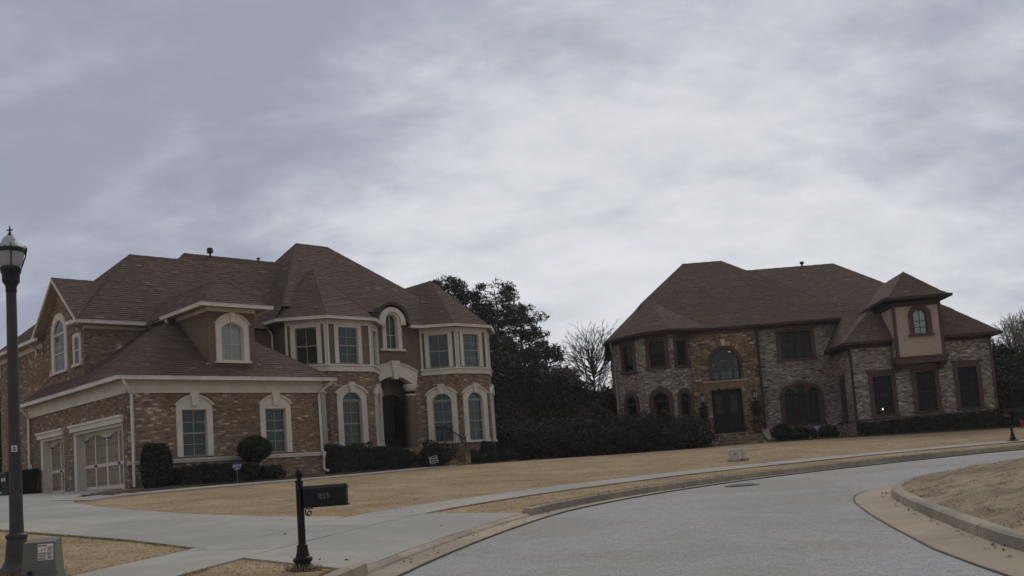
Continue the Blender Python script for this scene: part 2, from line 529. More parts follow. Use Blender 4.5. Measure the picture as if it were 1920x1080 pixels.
class MB:
    """collects shapes into one mesh"""

    def __init__(self):
        self.v, self.f, self.m, self.t = [], [], [], []

    def add(self, pts, faces, m=0, t=0.5):
        b = len(self.v)
        self.v.extend([tuple(p) for p in pts])
        for f in faces:
            self.f.append([b + i for i in f])
            self.m.append(m)
            self.t.append(t)

    def poly(self, pts, m=0, t=0.5):
        self.add(pts, [list(range(len(pts)))], m, t)

    def hexa(self, p, m=0, t=0.5):
        """8 points: bottom 0-3 counter-clockwise from above, top 4-7"""
        self.add(p, [(3, 2, 1, 0), (4, 5, 6, 7), (0, 1, 5, 4), (1, 2, 6, 5), (2, 3, 7, 6), (3, 0, 4, 7)], m, t)

    def box(self, x0, x1, y0, y1, z0, z1, m=0, t=0.5):
        self.hexa([(x0, y0, z0), (x1, y0, z0), (x1, y1, z0), (x0, y1, z0), (x0, y0, z1), (x1, y0, z1), (x1, y1, z1), (x0, y1, z1)], m, t)

    def loft(self, rings, closed_ring=True, cap=True, m=0):
        n = len(rings[0])
        b = len(self.v)
        for r in rings:
            self.v.extend([tuple(p) for p in r])
        for i in range(len(rings) - 1):
            for j in range(n if closed_ring else n - 1):
                k = (j + 1) % n
                self.f.append([b + i * n + j, b + i * n + k, b + (i + 1) * n + k, b + (i + 1) * n + j])
                self.m.append(m)
                self.t.append(0.5)
        if cap:
            self.f.append([b + j for j in reversed(range(n))])
            self.f.append([b + (len(rings) - 1) * n + j for j in range(n)])
            self.m += [m, m]
            self.t += [0.5, 0.5]

    def lathe(self, prof, n=16, c=(0, 0), m=0, sq=None):
        """prof: (radius, z) from the bottom up; sq: number of sides for squarish shapes, turned so that a side faces front"""
        k = sq or n
        a0 = PI / k if sq else 0.0
        f = 1 / math.cos(PI / k) if sq else 1.0
        self.loft([[(c[0] + r * f * math.cos(a0 + 2 * PI * j / k), c[1] + r * f * math.sin(a0 + 2 * PI * j / k), z) for j in range(k)] for r, z in prof], m=m)

    def tube(self, path, r, n=8, m=0, cap=True):
        path = [Vector(p) for p in path]
        rs = r if isinstance(r, (list, tuple)) else [r] * len(path)
        rings = []
        for i, p in enumerate(path):
            d = (path[min(i + 1, len(path) - 1)] - path[max(i - 1, 0)]).normalized()
            a = Vector((0, 0, 1)) if abs(d.z) < 0.9 else Vector((1, 0, 0))
            x = d.cross(a).normalized()
            y = x.cross(d).normalized()
            rings.append([p + (x * math.cos(2 * PI * j / n) + y * math.sin(2 * PI * j / n)) * rs[i] for j in range(n)])
        self.loft(rings, cap=cap, m=m)

    def strip(self, path, w, h, m=0, drop=0.0):
        """a rectangular bar of width w (horizontal) and height h along a mostly level path, mitred; its top is the path"""
        path = [Vector(p) for p in path]
        rings = []
        for i, p in enumerate(path):
            d0 = (p - path[i - 1]) if i else (path[1] - p)
            d1 = (path[i + 1] - p) if i < len(path) - 1 else d0
            a, b = Vector((d0.x, d0.y, 0)).normalized(), Vector((d1.x, d1.y, 0)).normalized()
            t = (a + b).normalized()
            s = Vector((t.y, -t.x, 0)) / max(0.35, t.dot(a))
            rings.append([p - s * w / 2 - Vector((0, 0, h + drop)), p + s * w / 2 - Vector((0, 0, h + drop)), p + s * w / 2 - Vector((0, 0, drop)), p - s * w / 2 - Vector((0, 0, drop))])
        self.loft(rings, m=m)

    def bar(self, path, w, m=0):
        """square section bar along any path"""
        self.tube(path, w * 0.7071, 4, m)

    def build(self, name, mats, parent=None, kind=None, smooth=False, tint=False, loc=None):
        me = bpy.data.meshes.new(name)
        z = zoff(parent)
        me.from_pydata([(a, b, c - z) for a, b, c in self.v], [], self.f)
        mats = mats if isinstance(mats, (list, tuple)) else [mats]
        for m in mats:
            me.materials.append(m)
        if len(mats) > 1:
            me.polygons.foreach_set('material_index', self.m)
        if tint:
            at = me.attributes.new('tint', 'FLOAT', 'FACE')
            at.data.foreach_set('value', self.t)
        if smooth:
            me.polygons.foreach_set('use_smooth', [True] * len(me.polygons))
        me.update()
        o = bpy.data.objects.new(name, me)
        link(o, parent)
        if loc:
            o.location = loc
        if kind:
            o['kind'] = kind
        return o


def auto_smooth(o, deg=40):
    me = o.data
    me.polygons.foreach_set('use_smooth', [True] * len(me.polygons))
    try:
        me.set_sharp_from_angle(angle=R_(deg))
    except Exception:
        pass
    return o


class Fr:
    """a wall's frame: x runs to the right along the wall seen from outside, d outwards, z up"""

    def __init__(self, p, q):
        self.o = Vector((p[0], p[1], 0))
        e = Vector((q[0] - p[0], q[1] - p[1], 0))
        self.L = e.length
        self.e = e.normalized()
        self.n = Vector((self.e.y, -self.e.x, 0))
        self.ang = math.atan2(self.e.y, self.e.x)

    def P(self, x, d, z):
        return self.o + self.e * x + self.n * d + Vector((0, 0, z))


def fbox(mb, fr, x0, x1, d0, d1, z0, z1, m=0, t=0.5):
    P = fr.P
    mb.hexa([P(x0, d1, z0), P(x1, d1, z0), P(x1, d0, z0), P(x0, d0, z0), P(x0, d1, z1), P(x1, d1, z1), P(x1, d0, z1), P(x0, d0, z1)], m, t)


def fprism(mb, fr, pts, d0, d1, m=0):
    """pts (x,z) counter-clockwise seen from outside, extruded from d0 (inner) to d1 (outer)"""
    n = len(pts)
    a = [fr.P(x, d1, z) for x, z in pts]
    b = [fr.P(x, d0, z) for x, z in pts]
    f = [list(range(n)), [n + i for i in reversed(range(n))]]
    for i in range(n):
        j = (i + 1) % n
        f.append([i, n + i, n + j, j])
    mb.add(a + b, f, m)


def arch_h(w, rise, x):
    """height above the springing of an arch of half width w and given rise"""
    if rise <= 0:
        return 0.0
    Rr = (w * w + rise * rise) / (2 * rise)
    return math.sqrt(max(0, Rr * Rr - x * x)) - (Rr - rise)


def arch_line(xc, w, z0, zs, rise, n=14):
    """from bottom left over the arch to bottom right"""
    pts = [(xc - w, z0), (xc - w, zs)]
    if rise > 0:
        Rr = (w * w + rise * rise) / (2 * rise)
        a = math.asin(min(1, w / Rr)) if rise <= w else PI - math.asin(min(1, w / Rr))
        for i in range(1, n):
            th = -a + 2 * a * i / n
            pts.append((xc + Rr * math.sin(th), zs + rise - Rr + Rr * math.cos(th)))
    else:
        for i in range(1, n):
            pts.append((xc - w + 2 * w * i / n, zs))
    pts += [(xc + w, zs), (xc + w, z0)]
    return pts


def fring(mb, fr, outer, inner, d0, d1, m=0):
    """solid ring between two open outlines with equally many points (outer, inner), open at the bottom"""
    n = len(outer)
    v = [fr.P(x, d1, z) for x, z in outer] + [fr.P(x, d1, z) for x, z in inner] + [fr.P(x, d0, z) for x, z in outer] + [fr.P(x, d0, z) for x, z in inner]
    f = []
    for i in range(n - 1):
        f.append([i, n + i, n + i + 1, i + 1])
        f.append([n + i, 3 * n + i, 3 * n + i + 1, n + i + 1])
        f.append([2 * n + i, i, i + 1, 2 * n + i + 1])
        f.append([3 * n + i, 2 * n + i, 2 * n + i + 1, 3 * n + i + 1])
    f.append([0, 2 * n, 3 * n, n])
    f.append([n - 1, 2 * n - 1, 4 * n - 1, 3 * n - 1])
    mb.add(v, f, m)


def free_spans(x0, x1, z, holes):
    """the parts of x0..x1 at height z that no hole (xc, half width, z0, spring, rise) takes"""
    spans = [(x0, x1)]
    for xc, w, z0, zs, rise in holes:
        if z < z0 or z > zs + max(rise, 0):
            continue
        hw = w
        if z > zs:
            Rr = (w * w + rise * rise) / (2 * rise)
            cz = zs + rise - Rr
            hw = math.sqrt(max(0, Rr * Rr - (z - cz) ** 2))
        a, b = xc - hw, xc + hw
        out = []
        for s, e in spans:
            if b <= s or a >= e:
                out.append((s, e))
            else:
                if a > s:
                    out.append((s, a))
                if b < e:
                    out.append((b, e))
        spans = out
    return spans


def wall_backing(mb, fr, x0, x1, z0, z1, holes, edges=None, th=0.16, m=0):
    """the wall behind the brick face, cut through at the holes; edges(z) may narrow it (gables)"""
    zz = {z0, z1}
    for xc, w, a, s, r in holes:
        zz |= {a, s}
        if r > 0:
            zz |= {s + r * math.sin(k * PI / 12) for k in range(1, 7)}
    if edges:
        zz |= {z0 + (z1 - z0) * k / 24 for k in range(25)}
    zz = sorted(z for z in zz if z0 <= z <= z1)
    for a, b in zip(zz[:-1], zz[1:]):
        if b - a < 1e-4:
            continue
        e0, e1 = (x0, x1) if not edges else edges((a + b) / 2)
        for s, e in free_spans(e0, e1, (a + b) / 2, holes):
            fbox(mb, fr, s, e, -th, 0.0, a, b, m)


def laid(fr, x0, x1, z0, z1, holes, length=0.2, ch=0.075, gap=0.011, edges=None, jitter=0.0, dvar=0.0, wild=0.0):
    """list of pieces (xa, xb, za, zb) laid in running bond"""
    out = []
    z = z0
    k = 0
    while z + 0.02 < z1:
        h = ch * (1 + (random.uniform(-wild, wild) if wild else 0))
        zt_ = min(z + h, z1)
        zm = (z + zt_) / 2
        e0, e1 = (x0, x1) if not edges else edges(zm)
        for s, e in free_spans(e0, e1, zm, holes):
            x = s - (length * 0.5 if k % 2 else 0) - (random.uniform(0, length) if wild else 0)
            while x < e - 0.015:
                L = length * (1 + (random.uniform(-wild * 2, wild * 2) if wild else 0))
                a, b = max(x, s), min(x + L - gap, e)
                if b - a > 0.025:
                    out.append((a, b, z + gap / 2, zt_ - gap / 2))
                x += L
        z = zt_
        k += 1
    return out


def pieces_mesh(name, fr, rects, mat, parent, proud=0.010, var=0.006, tint=None, kind='stuff'):
    """many laid pieces as one object: five faces each"""
    if not rects:
        return None
    r = np.array(rects)
    n = len(r)
    dz = proud + rng.uniform(-var, var, n)
    o, e, nn = np.array(fr.o), np.array(fr.e), np.array(fr.n)

    def pt(x, d, z):
        return o[None] + x[:, None] * e[None] + d[:, None] * nn[None] + np.stack([np.zeros(n), np.zeros(n), z], 1)
    zero = np.full(n, -0.004)
    P = [pt(r[:, 0], dz, r[:, 2]), pt(r[:, 1], dz, r[:, 2]), pt(r[:, 1], dz, r[:, 3]), pt(r[:, 0], dz, r[:, 3]),
         pt(r[:, 0], zero, r[:, 2]), pt(r[:, 1], zero, r[:, 2]), pt(r[:, 1], zero, r[:, 3]), pt(r[:, 0], zero, r[:, 3])]
    V = np.stack(P, 1).reshape(-1, 3)
    q = np.array([(0, 1, 2, 3), (4, 5, 1, 0), (5, 6, 2, 1), (6, 7, 3, 2), (7, 4, 0, 3)])
    F = (np.arange(n)[:, None, None] * 8 + q[None]).reshape(-1, 4)
    t = rng.beta(2.2, 2.6, n) if tint is None else tint
    cl = rng.random(n)
    t = np.where(cl > 0.945, rng.uniform(0.86, 1.0, n), np.where(cl < 0.04, rng.uniform(0, 0.08, n), t * 0.85))
    return np_mesh(name, V, F, mat, parent, tint=np.repeat(t, 5), kind=kind)


_unit = {}


def unit_box(key, mat):
    """shared one-metre box mesh for alike pieces"""
    if key not in _unit:
        mb = MB()
        mb.box(-.5, .5, -.5, .5, -.5, .5)
        me = bpy.data.meshes.new(key)
        me.from_pydata(mb.v, [], mb.f)
        me.materials.append(mat)
        _unit[key] = me
    return _unit[key]


def put_box(name, key, mat, fr, x0, x1, d0, d1, z0, z1, parent):
    o = bpy.data.objects.new(name, unit_box(key, mat))
    link(o, parent)
    c = fr.P((x0 + x1) / 2, (d0 + d1) / 2, (z0 + z1) / 2 - zoff(parent))
    o.location = c
    o.rotation_euler = (0, 0, fr.ang)
    o.scale = (x1 - x0, d1 - d0, z1 - z0)
    return o


def window(house, fr, xc, gw, z0, zs, rise=0.0, jamb=0.2, head=None, hood=0.0, key=False, cols=2, rows=4, transom=0.0, trim='cream', sash='taupe',
           glass='glass', back='blind', sill=True, sill_w=None, rec=0.10, proud=0.06, o_spring=None, o_rise=None, meet=True, slats=False, hole=True, infill=None, name='window', back_at=0.05):
    """one window of a house: surround > sash, muntin bars, panes, blind, hood, keystone, sill. Returns the (brick hole, wall hole)."""
    w = gw / 2
    n = 14
    inner = arch_line(xc, w, z0, zs, rise, n)
    head = jamb if head is None else head
    osp = o_spring if o_spring is not None else (zs if rise > 0 else zs + head)
    orr = o_rise if o_rise is not None else ((rise + head) if rise > 0 else 0.0)
    outer = arch_line(xc, w + jamb, z0, osp, orr, n)
    mb = MB()
    back_d = -rec - 0.03 if hole else 0.002
    fring(mb, fr, outer, inner, back_d, proud)
    W = mb.build(name, M[trim], house)
    gd = -rec if hole else 0.012           # glass depth
    # opaque spandrel between a square sash and an arched surround
    if infill:
        s = MB()
        pts = [p for p in arch_line(xc, w - 0.001, zs - 0.002, zs, infill, n)][1:-1]
        fprism(s, fr, pts[::-1], gd - 0.02, gd + 0.02)
        s.build('lunette', M[trim], W)
    fw = 0.045
    s = MB()
    top_in = arch_line(xc, w - fw, z0 + fw, zs - (fw if rise <= 0 else 0), max(0, rise - fw) if rise > 0 else 0, n)
    fring(s, fr, arch_line(xc, w - 0.001, z0, zs - (0.001 if rise <= 0 else 0), rise, n), top_in, gd - 0.02, gd + 0.03)
    fbox(s, fr, xc - w + fw, xc + w - fw, gd - 0.02, gd + 0.03, z0, z0 + fw)
    zt_ = zs - transom if transom and rise <= 0 else zs
    if transom:
        fbox(s, fr, xc - w + fw, xc + w - fw, gd - 0.02, gd + 0.045, zt_ - 0.06, zt_ + 0.05)
    ztop = (zt_ - 0.06) if transom else zs
    zm = (z0 + ztop) / 2
    if meet and rows > 1:
        fbox(s, fr, xc - w + fw, xc + w - fw, gd - 0.02, gd + 0.036, zm - 0.03, zm + 0.03)
    s.build('sash', M[sash], W)
    g = MB()
    xs = [xc - w + fw + (2 * w - 2 * fw) * i / cols for i in range(cols + 1)]
    zl = [z0 + fw + (ztop - (0 if rise > 0 and not transom else fw if not transom else 0) - z0 - fw) * j / rows for j in range(rows + 1)]
    bw = 0.014
    for i in range(1, cols):
        zt2 = ztop if (transom or rise <= 0) else zs + arch_h(w, rise, xs[i] - xc) - fw
        fbox(g, fr, xs[i] - bw, xs[i] + bw, gd - 0.006, gd + 0.014, z0 + fw, zt2)
        if transom and rise > 0:
            fbox(g, fr, xs[i] - bw, xs[i] + bw, gd - 0.006, gd + 0.014, zt_ + 0.05, zs + arch_h(w, rise, xs[i] - xc) - fw)
    for j in range(1, rows):
        if meet and abs(zl[j] - zm) < 0.04:
            continue
        fbox(g, fr, xc - w + fw, xc + w - fw, gd - 0.0065, gd + 0.0145, zl[j] - bw, zl[j] + bw)
    if g.v:
        g.build('muntin_bars', M[sash], W)
    for i in range(cols):
        for j in range(rows):
            if rise > 0 and not transom and j == rows - 1:
                continue
            put_box('pane', 'pane_' + glass, M[glass], fr, xs[i] + 0.012, xs[i + 1] - 0.012, gd - 0.004, gd + 0.004, zl[j] + 0.012, zl[j + 1] - 0.012, W)
    if rise > 0:
        zb = zt_ + 0.05 if transom else zl[rows - 1] + 0.012
        for i in range(cols):
            a, b = xs[i] + 0.012, xs[i + 1] - 0.012
            top = []
            for k in range(9):
                x = b + (a - b) * k / 8
                top.append((x, max(zb + 0.01, zs + arch_h(w, rise, x - xc) - fw + 0.004)))
            p = MB()
            fprism(p, fr, [(a, zb), (b, zb)] + top, gd - 0.004, gd + 0.004)
            p.build('pane', M[glass], W)
    # the blind, or a panel painted dark for the room behind
    b = MB()
    if hole:
        pts = arch_line(xc, w + 0.05, z0 - 0.05, zs, rise + 0.03 if rise > 0 else 0, n)
        fprism(b, fr, pts[::-1], gd - back_at - .02, gd - back_at)
        if slats:
            z = z0 + 0.03
            while z < zs - 0.03:
                fbox(b, fr, xc - w + 0.02, xc + w - 0.02, gd - back_at + .002, gd - back_at + .012, z, z + 0.035)
                z += 0.05
    else:
        pts = arch_line(xc, w - 0.01, z0 + 0.01, zs - (0.01 if rise <= 0 else 0), rise - 0.01 if rise > 0 else 0, n)
        fprism(b, fr, pts[::-1], -0.05, 0.004)
    b.build('blind' if 'blind' in back else 'room_panel', M[back], W)
    if hood:
        h = MB()
        ow = w + jamb
        line = arch_line(xc, ow + hood, osp, osp, orr + hood * 0.6 if orr else 0, n)[1:-1]
        line2 = arch_line(xc, ow, osp, osp, orr, n)[1:-1]
        line = [(x, z + 0.01) for x, z in line]
        line2 = [(x, z) for x, z in line2]
        fring(h, fr, line, line2, 0.0, proud + 0.07)
        h.build('hood_moulding', M[trim], W)
    if key:
        k = MB()
        zb, zt2 = (zs + rise + (infill or 0)) - 0.03, osp + orr + 0.17
        fprism(k, fr, [(xc - 0.1, zb), (xc + 0.1, zb), (xc + 0.17, zt2), (xc - 0.17, zt2)], 0.0, proud + 0.10)
        k.build('keystone', M[trim], W)
    if sill:
        s = MB()
        sw = sill_w if sill_w else w + jamb + 0.05
        fbox(s, fr, xc - sw, xc + sw, -0.1 if hole else 0.003, proud + 0.07, z0 - 0.10, z0 - 0.001)
        s.build('sill', M[trim], W)
    bh = (xc, w + jamb - 0.01, z0 - 0.09, osp, orr)
    wh = (xc, w + 0.03, z0 - 0.02, zs, rise) if hole else None
    if wh and rise <= 0:
        wh = (xc, w + 0.03, z0 - 0.02, zs + 0.02, 0.0)
    if wh and infill:
        wh = (xc, w + 0.03, z0 - 0.02, zs + infill, 0.0)
    return bh, wh


def brick_wall(house, fr, x0, x1, z0, z1, wins, kind='brick_a', edges=None, length=0.203, ch=0.076, th=0.16, wild=0.0, single=None, name='wall'):
    """a wall part with a brick face laid as real pieces"""
    bh = [w[0] for w in wins if w and w[0]]
    wh = [w[1] for w in wins if w and w[1]]
    mb = MB()
    wall_backing(mb, fr, x0, x1, z0, z1, wh, edges, th)
    mort = {'brick_a': 'mortar_a', 'brick_b': 'mortar_b', 'stone_b': 'mortar_s'}[kind]
    W = mb.build(name, M[mort], house)
    rects = laid(fr, x0, x1, z0, z1, bh, length, ch, 0.011 if not wild else 0.02, edges, wild=wild)
    if single:
        rects.sort(key=single)
        first, rects = rects[:290], rects[290:]
        cols = []
        for k in range(14):
            me = bpy.data.meshes.new('brick')
            b = MB()
            b.box(-.5, .5, -.5, .5, -.5, .5)
            me.from_pydata(b.v, [], b.f)
            at = me.attributes.new('tint', 'FLOAT', 'FACE')
            tv = [0.03, 0.2, 0.26, 0.32, 0.36, 0.4, 0.44, 0.48, 0.53, 0.58, 0.64, 0.7, 0.93, 1.0][k]
            at.data.foreach_set('value', [tv] * 6)
            me.materials.append(M[kind])
            cols.append(me)
        for a, b, c, d in first:
            o = bpy.data.objects.new('brick', random.choice(cols))
            link(o, W)
            dd = 0.010 + random.uniform(-.006, .006)
            o.location = fr.P((a + b) / 2, (dd - 0.02) / 2, (c + d) / 2 - zoff(W))
            o.rotation_euler = (0, 0, fr.ang)
            o.scale = (b - a, dd + 0.02, d - c)
    pieces_mesh('brickwork' if kind != 'stone_b' else 'stonework', fr, rects, M[kind], W, proud=0.010 if not wild else 0.022, var=0.006 if not wild else 0.014)
    return W


def plain_wall(house, fr, x0, x1, z0, z1, wins, mat, th=0.16, edges=None, name='wall'):
    mb = MB()
    wall_backing(mb, fr, x0, x1, z0, z1, [w[1] for w in wins if w and w[1]], edges, th)
    return mb.build(name, M[mat], house)


def roof(house, planes, caps=(), soffit=None, name='roof', soffit_mat='soffit', closed=()):
    """planes: convex polygons seen from above, counter-clockwise. One roof part > shingles, ridge_cap, soffit."""
    mb = MB()
    for p in planes:
        mb.poly(p)
    for p in closed:
        mb.poly(p)
    W = mb.build(name, M['roof_deck'], house)
    V, T, nv = [], [], 0
    for p in planes:
        p = np.array(p, float)
        nrm_ = np.zeros(3)
        for i in range(len(p)):
            nrm_ += np.cross(p[i], p[(i + 1) % len(p)])
        nrm_ /= np.linalg.norm(nrm_)
        if nrm_[2] < 0:
            nrm_ = -nrm_
        e = np.cross([0, 0, 1.0], nrm_)
        if np.linalg.norm(e) < 1e-4:
            continue
        e /= np.linalg.norm(e)
        g = np.cross(nrm_, e)
        o = p[p[:, 2].argmin()]
        xy = np.stack([(p - o) @ e, (p - o) @ g], 1)
        y, k = 0.0, 0
        ymax = xy[:, 1].max()
        while y < ymax - 0.02:
            y1 = min(y + 0.145, ymax)
            ym = (y + y1) / 2
            xs = []
            for i in range(len(xy)):
                a, b = xy[i], xy[(i + 1) % len(xy)]
                if (a[1] - ym) * (b[1] - ym) < 0:
                    xs.append(a[0] + (b[0] - a[0]) * (ym - a[1]) / (b[1] - a[1]))
            if len(xs) >= 2:
                s, t_ = min(xs), max(xs)
                x = s - random.uniform(0, 0.3)
                while x < t_ - 0.02:
                    L = random.choice((0.17, 0.22, 0.30, 0.36))
                    a, b = max(x, s), min(x + L - 0.006, t_)
                    if b - a > 0.03:
                        h = random.choice((0.012, 0.012, 0.021))
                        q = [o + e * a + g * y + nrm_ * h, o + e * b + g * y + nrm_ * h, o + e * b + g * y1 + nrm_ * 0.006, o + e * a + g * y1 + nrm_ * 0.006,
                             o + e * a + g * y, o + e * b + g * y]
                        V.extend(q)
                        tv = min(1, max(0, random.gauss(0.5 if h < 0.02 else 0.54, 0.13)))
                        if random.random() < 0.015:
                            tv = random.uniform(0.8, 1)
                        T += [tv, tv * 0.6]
                    x += L
            y = y1
            k += 1
    if V:
        n = len(V) // 6
        q = np.array([(0, 1, 2, 3), (4, 5, 1, 0)])
        F = (np.arange(n)[:, None, None] * 6 + q[None]).reshape(-1, 4)
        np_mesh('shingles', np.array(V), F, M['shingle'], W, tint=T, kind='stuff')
    if caps:
        c = MB()
        for a, b in caps:
            a, b = Vector(a), Vector(b)
            d = (b - a).normalized()
            s = Vector((d.y, -d.x, 0)).normalized() * 0.10
            u = Vector((0, 0, 0.022))
            k = max(1, int((b - a).length / 0.6))
            for i in range(k):
                p, q = a + (b - a) * i / k, a + (b - a) * (i + 1.0) / k
                dn = Vector((0, 0, -0.07))
                l1 = Vector((0, 0, 0.012))
                c.add([p - s + dn, p + u + l1, p + s + dn, q - s + dn, q + u, q + s + dn, p - s * .9 + dn * 1.6, p + s * .9 + dn * 1.6, q - s * .9 + dn * 1.6, q + s * .9 + dn * 1.6],
                      [(0, 1, 4, 3), (1, 2, 5, 4), (0, 6, 7, 2, 1), (6, 0, 3, 8), (2, 7, 9, 5)], 0, random.uniform(0.25, 0.5))
        c.build('ridge_cap', M['shingle'], W, tint=True)
    if soffit:
        s = MB()
        for p in soffit:
            n = len(p)
            s.add([(x, y, z) for x, y, z in p] + [(x, y, z - 0.03) for x, y, z in p], [list(range(n)), [n + i for i in reversed(range(n))]] + [[i, n + i, n + (i + 1) % n, (i + 1) % n] for i in range(n)])
        s.build('soffit', M[soffit_mat], W)
    return W


def gutter(house, path, mat='white_metal', w=0.12, h=0.13):
    mb = MB()
    mb.strip(path, w, h)
    p2 = [(x, y, z + 0.004) for x, y, z in path]
    mb.strip(p2, w + 0.03, 0.022)
    return mb.build('gutter', M[mat], house)


def downspout(house, path, mat='white_metal', w=0.085):
    mb = MB()
    mb.bar(path, w)
    o = mb.build('downspout', M[mat], house)
    return o


def lettering(name, txt, size, mat, parent, loc, rot, extrude=0.002, align='CENTER', shear=0.0):
    cu = bpy.data.curves.new(name, 'FONT')
    cu.body = txt
    cu.size = size
    cu.extrude = extrude
    cu.align_x = align
    cu.align_y = 'CENTER'
    cu.shear = shear
    cu.offset = size * .012
    cu.materials.append(mat)
    tmp = bpy.data.objects.new(name, cu)
    COL.objects.link(tmp)
    me = bpy.data.meshes.new_from_object(tmp.evaluated_get(bpy.context.evaluated_depsgraph_get()))
    bpy.data.objects.remove(tmp)
    o = bpy.data.objects.new(name, me)
    if not me.materials:
        me.materials.append(mat)
    link(o, parent)
    o.location = loc
    o.rotation_euler = rot
    return o
# ------------------------------------------------------------------ the lie of the land
KERB = [(-2.95, -30), (-2.95, -10), (-2.95, 0), (-2.9, 5), (-2.65, 8.5), (-2.32, 11.55), (-1.63, 15.02), (-.65, 18.5), (.35, 20.55), (1.6, 22.4), (3.2, 24.2), (4.85, 25.75),
        (6.6, 27.05), (8.3, 28.1), (10.4, 29.3), (14.1, 31.0), (19, 33), (26, 35.3), (36, 38), (60, 42), (110, 48)]
ISLE = [(4.4, -30), (4.4, -10), (4.3, 0), (4.15, 6), (4.25, 9.3), (4.39, 10.6), (4.66, 12.4), (5.0, 14.4), (5.48, 16.6), (6.15, 18.2), (7.2, 19.7), (8.9, 21.3), (11.2, 22.9), (14.2, 24.3), (20, 26.3), (30, 29), (60, 33), (110, 38)]


def catmull(P, n=12):
    P = np.array(P, float)
    P = np.vstack([2 * P[0] - P[1], P, 2 * P[-1] - P[-2]])
    o = []
    for i in range(1, len(P) - 2):
        a, b, c, d = P[i - 1], P[i], P[i + 1], P[i + 2]
        for t in np.linspace(0, 1, n, endpoint=False):
            o.append(.5 * ((2 * b) + (-a + c) * t + (2 * a - 5 * b + 4 * c - d) * t * t + (-a + 3 * b - 3 * c + d) * t ** 3))
    o.append(P[-2])
    return np.array(o)


class Line:
    """a curve in plan with arc length, left-hand normals and nearest-point search"""

    def __init__(self, P):
        d = catmull(P)
        L = np.concatenate([[0], np.cumsum(np.hypot(*np.diff(d, axis=0).T))])
        self.n = int(L[-1] / 0.25)
        self.u = np.linspace(0, L[-1], self.n + 1)
        self.p = np.stack([np.interp(self.u, L, d[:, 0]), np.interp(self.u, L, d[:, 1])], 1)
        t = np.gradient(self.p, axis=0)
        t /= np.linalg.norm(t, axis=1)[:, None]
        self.t = t
        self.nl = np.stack([-t[:, 1], t[:, 0]], 1)
        self.len = L[-1]

    def at(self, u, s):
        x = np.interp(u, self.u, self.p[:, 0])
        y = np.interp(u, self.u, self.p[:, 1])
        nx = np.interp(u, self.u, self.nl[:, 0])
        ny = np.interp(u, self.u, self.nl[:, 1])
        k = np.hypot(nx, ny)
        return x + nx / k * s, y + ny / k * s

    def sd(self, x, y):
        """signed distance (left positive) and the nearest point's y, for arrays"""
        x, y = np.atleast_1d(np.asarray(x, float)), np.atleast_1d(np.asarray(y, float))
        S, Y, U = np.zeros(len(x)), np.zeros(len(x)), np.zeros(len(x))
        for i in range(0, len(x), 4000):
            X, Z = x[i:i + 4000, None], y[i:i + 4000, None]
            dx, dy = X - self.p[None, :, 0], Z - self.p[None, :, 1]
            d2 = dx * dx + dy * dy
            j = d2.argmin(1)
            r = np.arange(len(j))
            nx, ny = self.nl[j, 0], self.nl[j, 1]
            sg = np.sign(dx[r, j] * nx + dy[r, j] * ny)
            S[i:i + 4000] = np.sqrt(d2[r, j]) * np.where(sg == 0, 1, sg)
            al = dx[r, j] * self.t[j, 0] + dy[r, j] * self.t[j, 1]
            Y[i:i + 4000] = self.p[j, 1] + al * self.t[j, 1]
            U[i:i + 4000] = self.u[j] + al
            S[i:i + 4000] = dx[r, j] * nx + dy[r, j] * ny
        return S, Y, U

    def u_at_y(self, y):
        k = np.argmin(np.abs(self.p[:, 1] - y))
        return float(self.u[k])


KL, IL = Line(KERB), Line(ISLE)


def zroad(y):
    y = np.asarray(y, float)
    return np.where(y < 30, .0267 * y, .801 + .012 * (y - 30))


DRIVE_A, DRIVE_B = KL.u_at_y(11.55), KL.u_at_y(18.5)     # the dropped kerb of the drive


def zs_profile(s, yk, x, u):
    """ground height at distance s outside the kerb whose nearest point has the y of yk"""
    zr = zroad(yk)
    z = zr + .14 + .1 * np.clip((s - .15) / 3.25, 0, 1)
    L = 18 - 3.5 * np.clip((x - 2) / 8, 0, 1)
    q = np.clip((s - 3.4) / L, 0, 3)
    k = .12
    f = np.minimum(q, 1) - np.maximum(k - np.abs(q - 1), 0) ** 2 / (4 * k)
    dip = np.clip((u - DRIVE_A + .5) / .5, 0, 1) * np.clip((DRIVE_B + .5 - u) / .5, 0, 1) * np.clip(1 - (s - .15) / 1.8, 0, 1)
    return z + (1.76 - zr - .24) * f * (s > 3.4) - .088 * dip


def ground_z(x, y):
    x, y = np.atleast_1d(np.asarray(x, float)), np.atleast_1d(np.asarray(y, float))
    s, yk, u = KL.sd(x, y)
    return np.where(s < 0, zroad(y), zs_profile(np.maximum(s, .15), yk, x, u))


def gz(x, y):
    return float(ground_z(x, y)[0])


def isle_z(x, y):
    s, yk, _ = IL.sd(x, y)
    d = np.maximum(-s, 0)
    return zroad(np.asarray(y)) + .135 + .34 * (1 - np.exp(-(np.maximum(d - .1, 0)) / 1.7))


def grid_faces(nu, nv):
    i, j = np.meshgrid(np.arange(nu - 1), np.arange(nv - 1), indexing='ij')
    a = i * nv + j
    return np.stack([a, a + nv, a + nv + 1, a + 1], -1).reshape(-1, 4)


def ring_grid(name, us, ss, zf, mat, flip=True, line=KL):
    U, S = np.meshgrid(us, ss, indexing='ij')
    x, y = line.at(U.ravel(), S.ravel())
    z = zf(x, y, S.ravel(), U.ravel())
    F = grid_faces(len(us), len(ss))
    if flip:
        F = F[:, ::-1]
    o = np_mesh(name, np.stack([x, y, z], 1), F, mat, smooth=True)
    o['kind'] = 'structure'
    return o


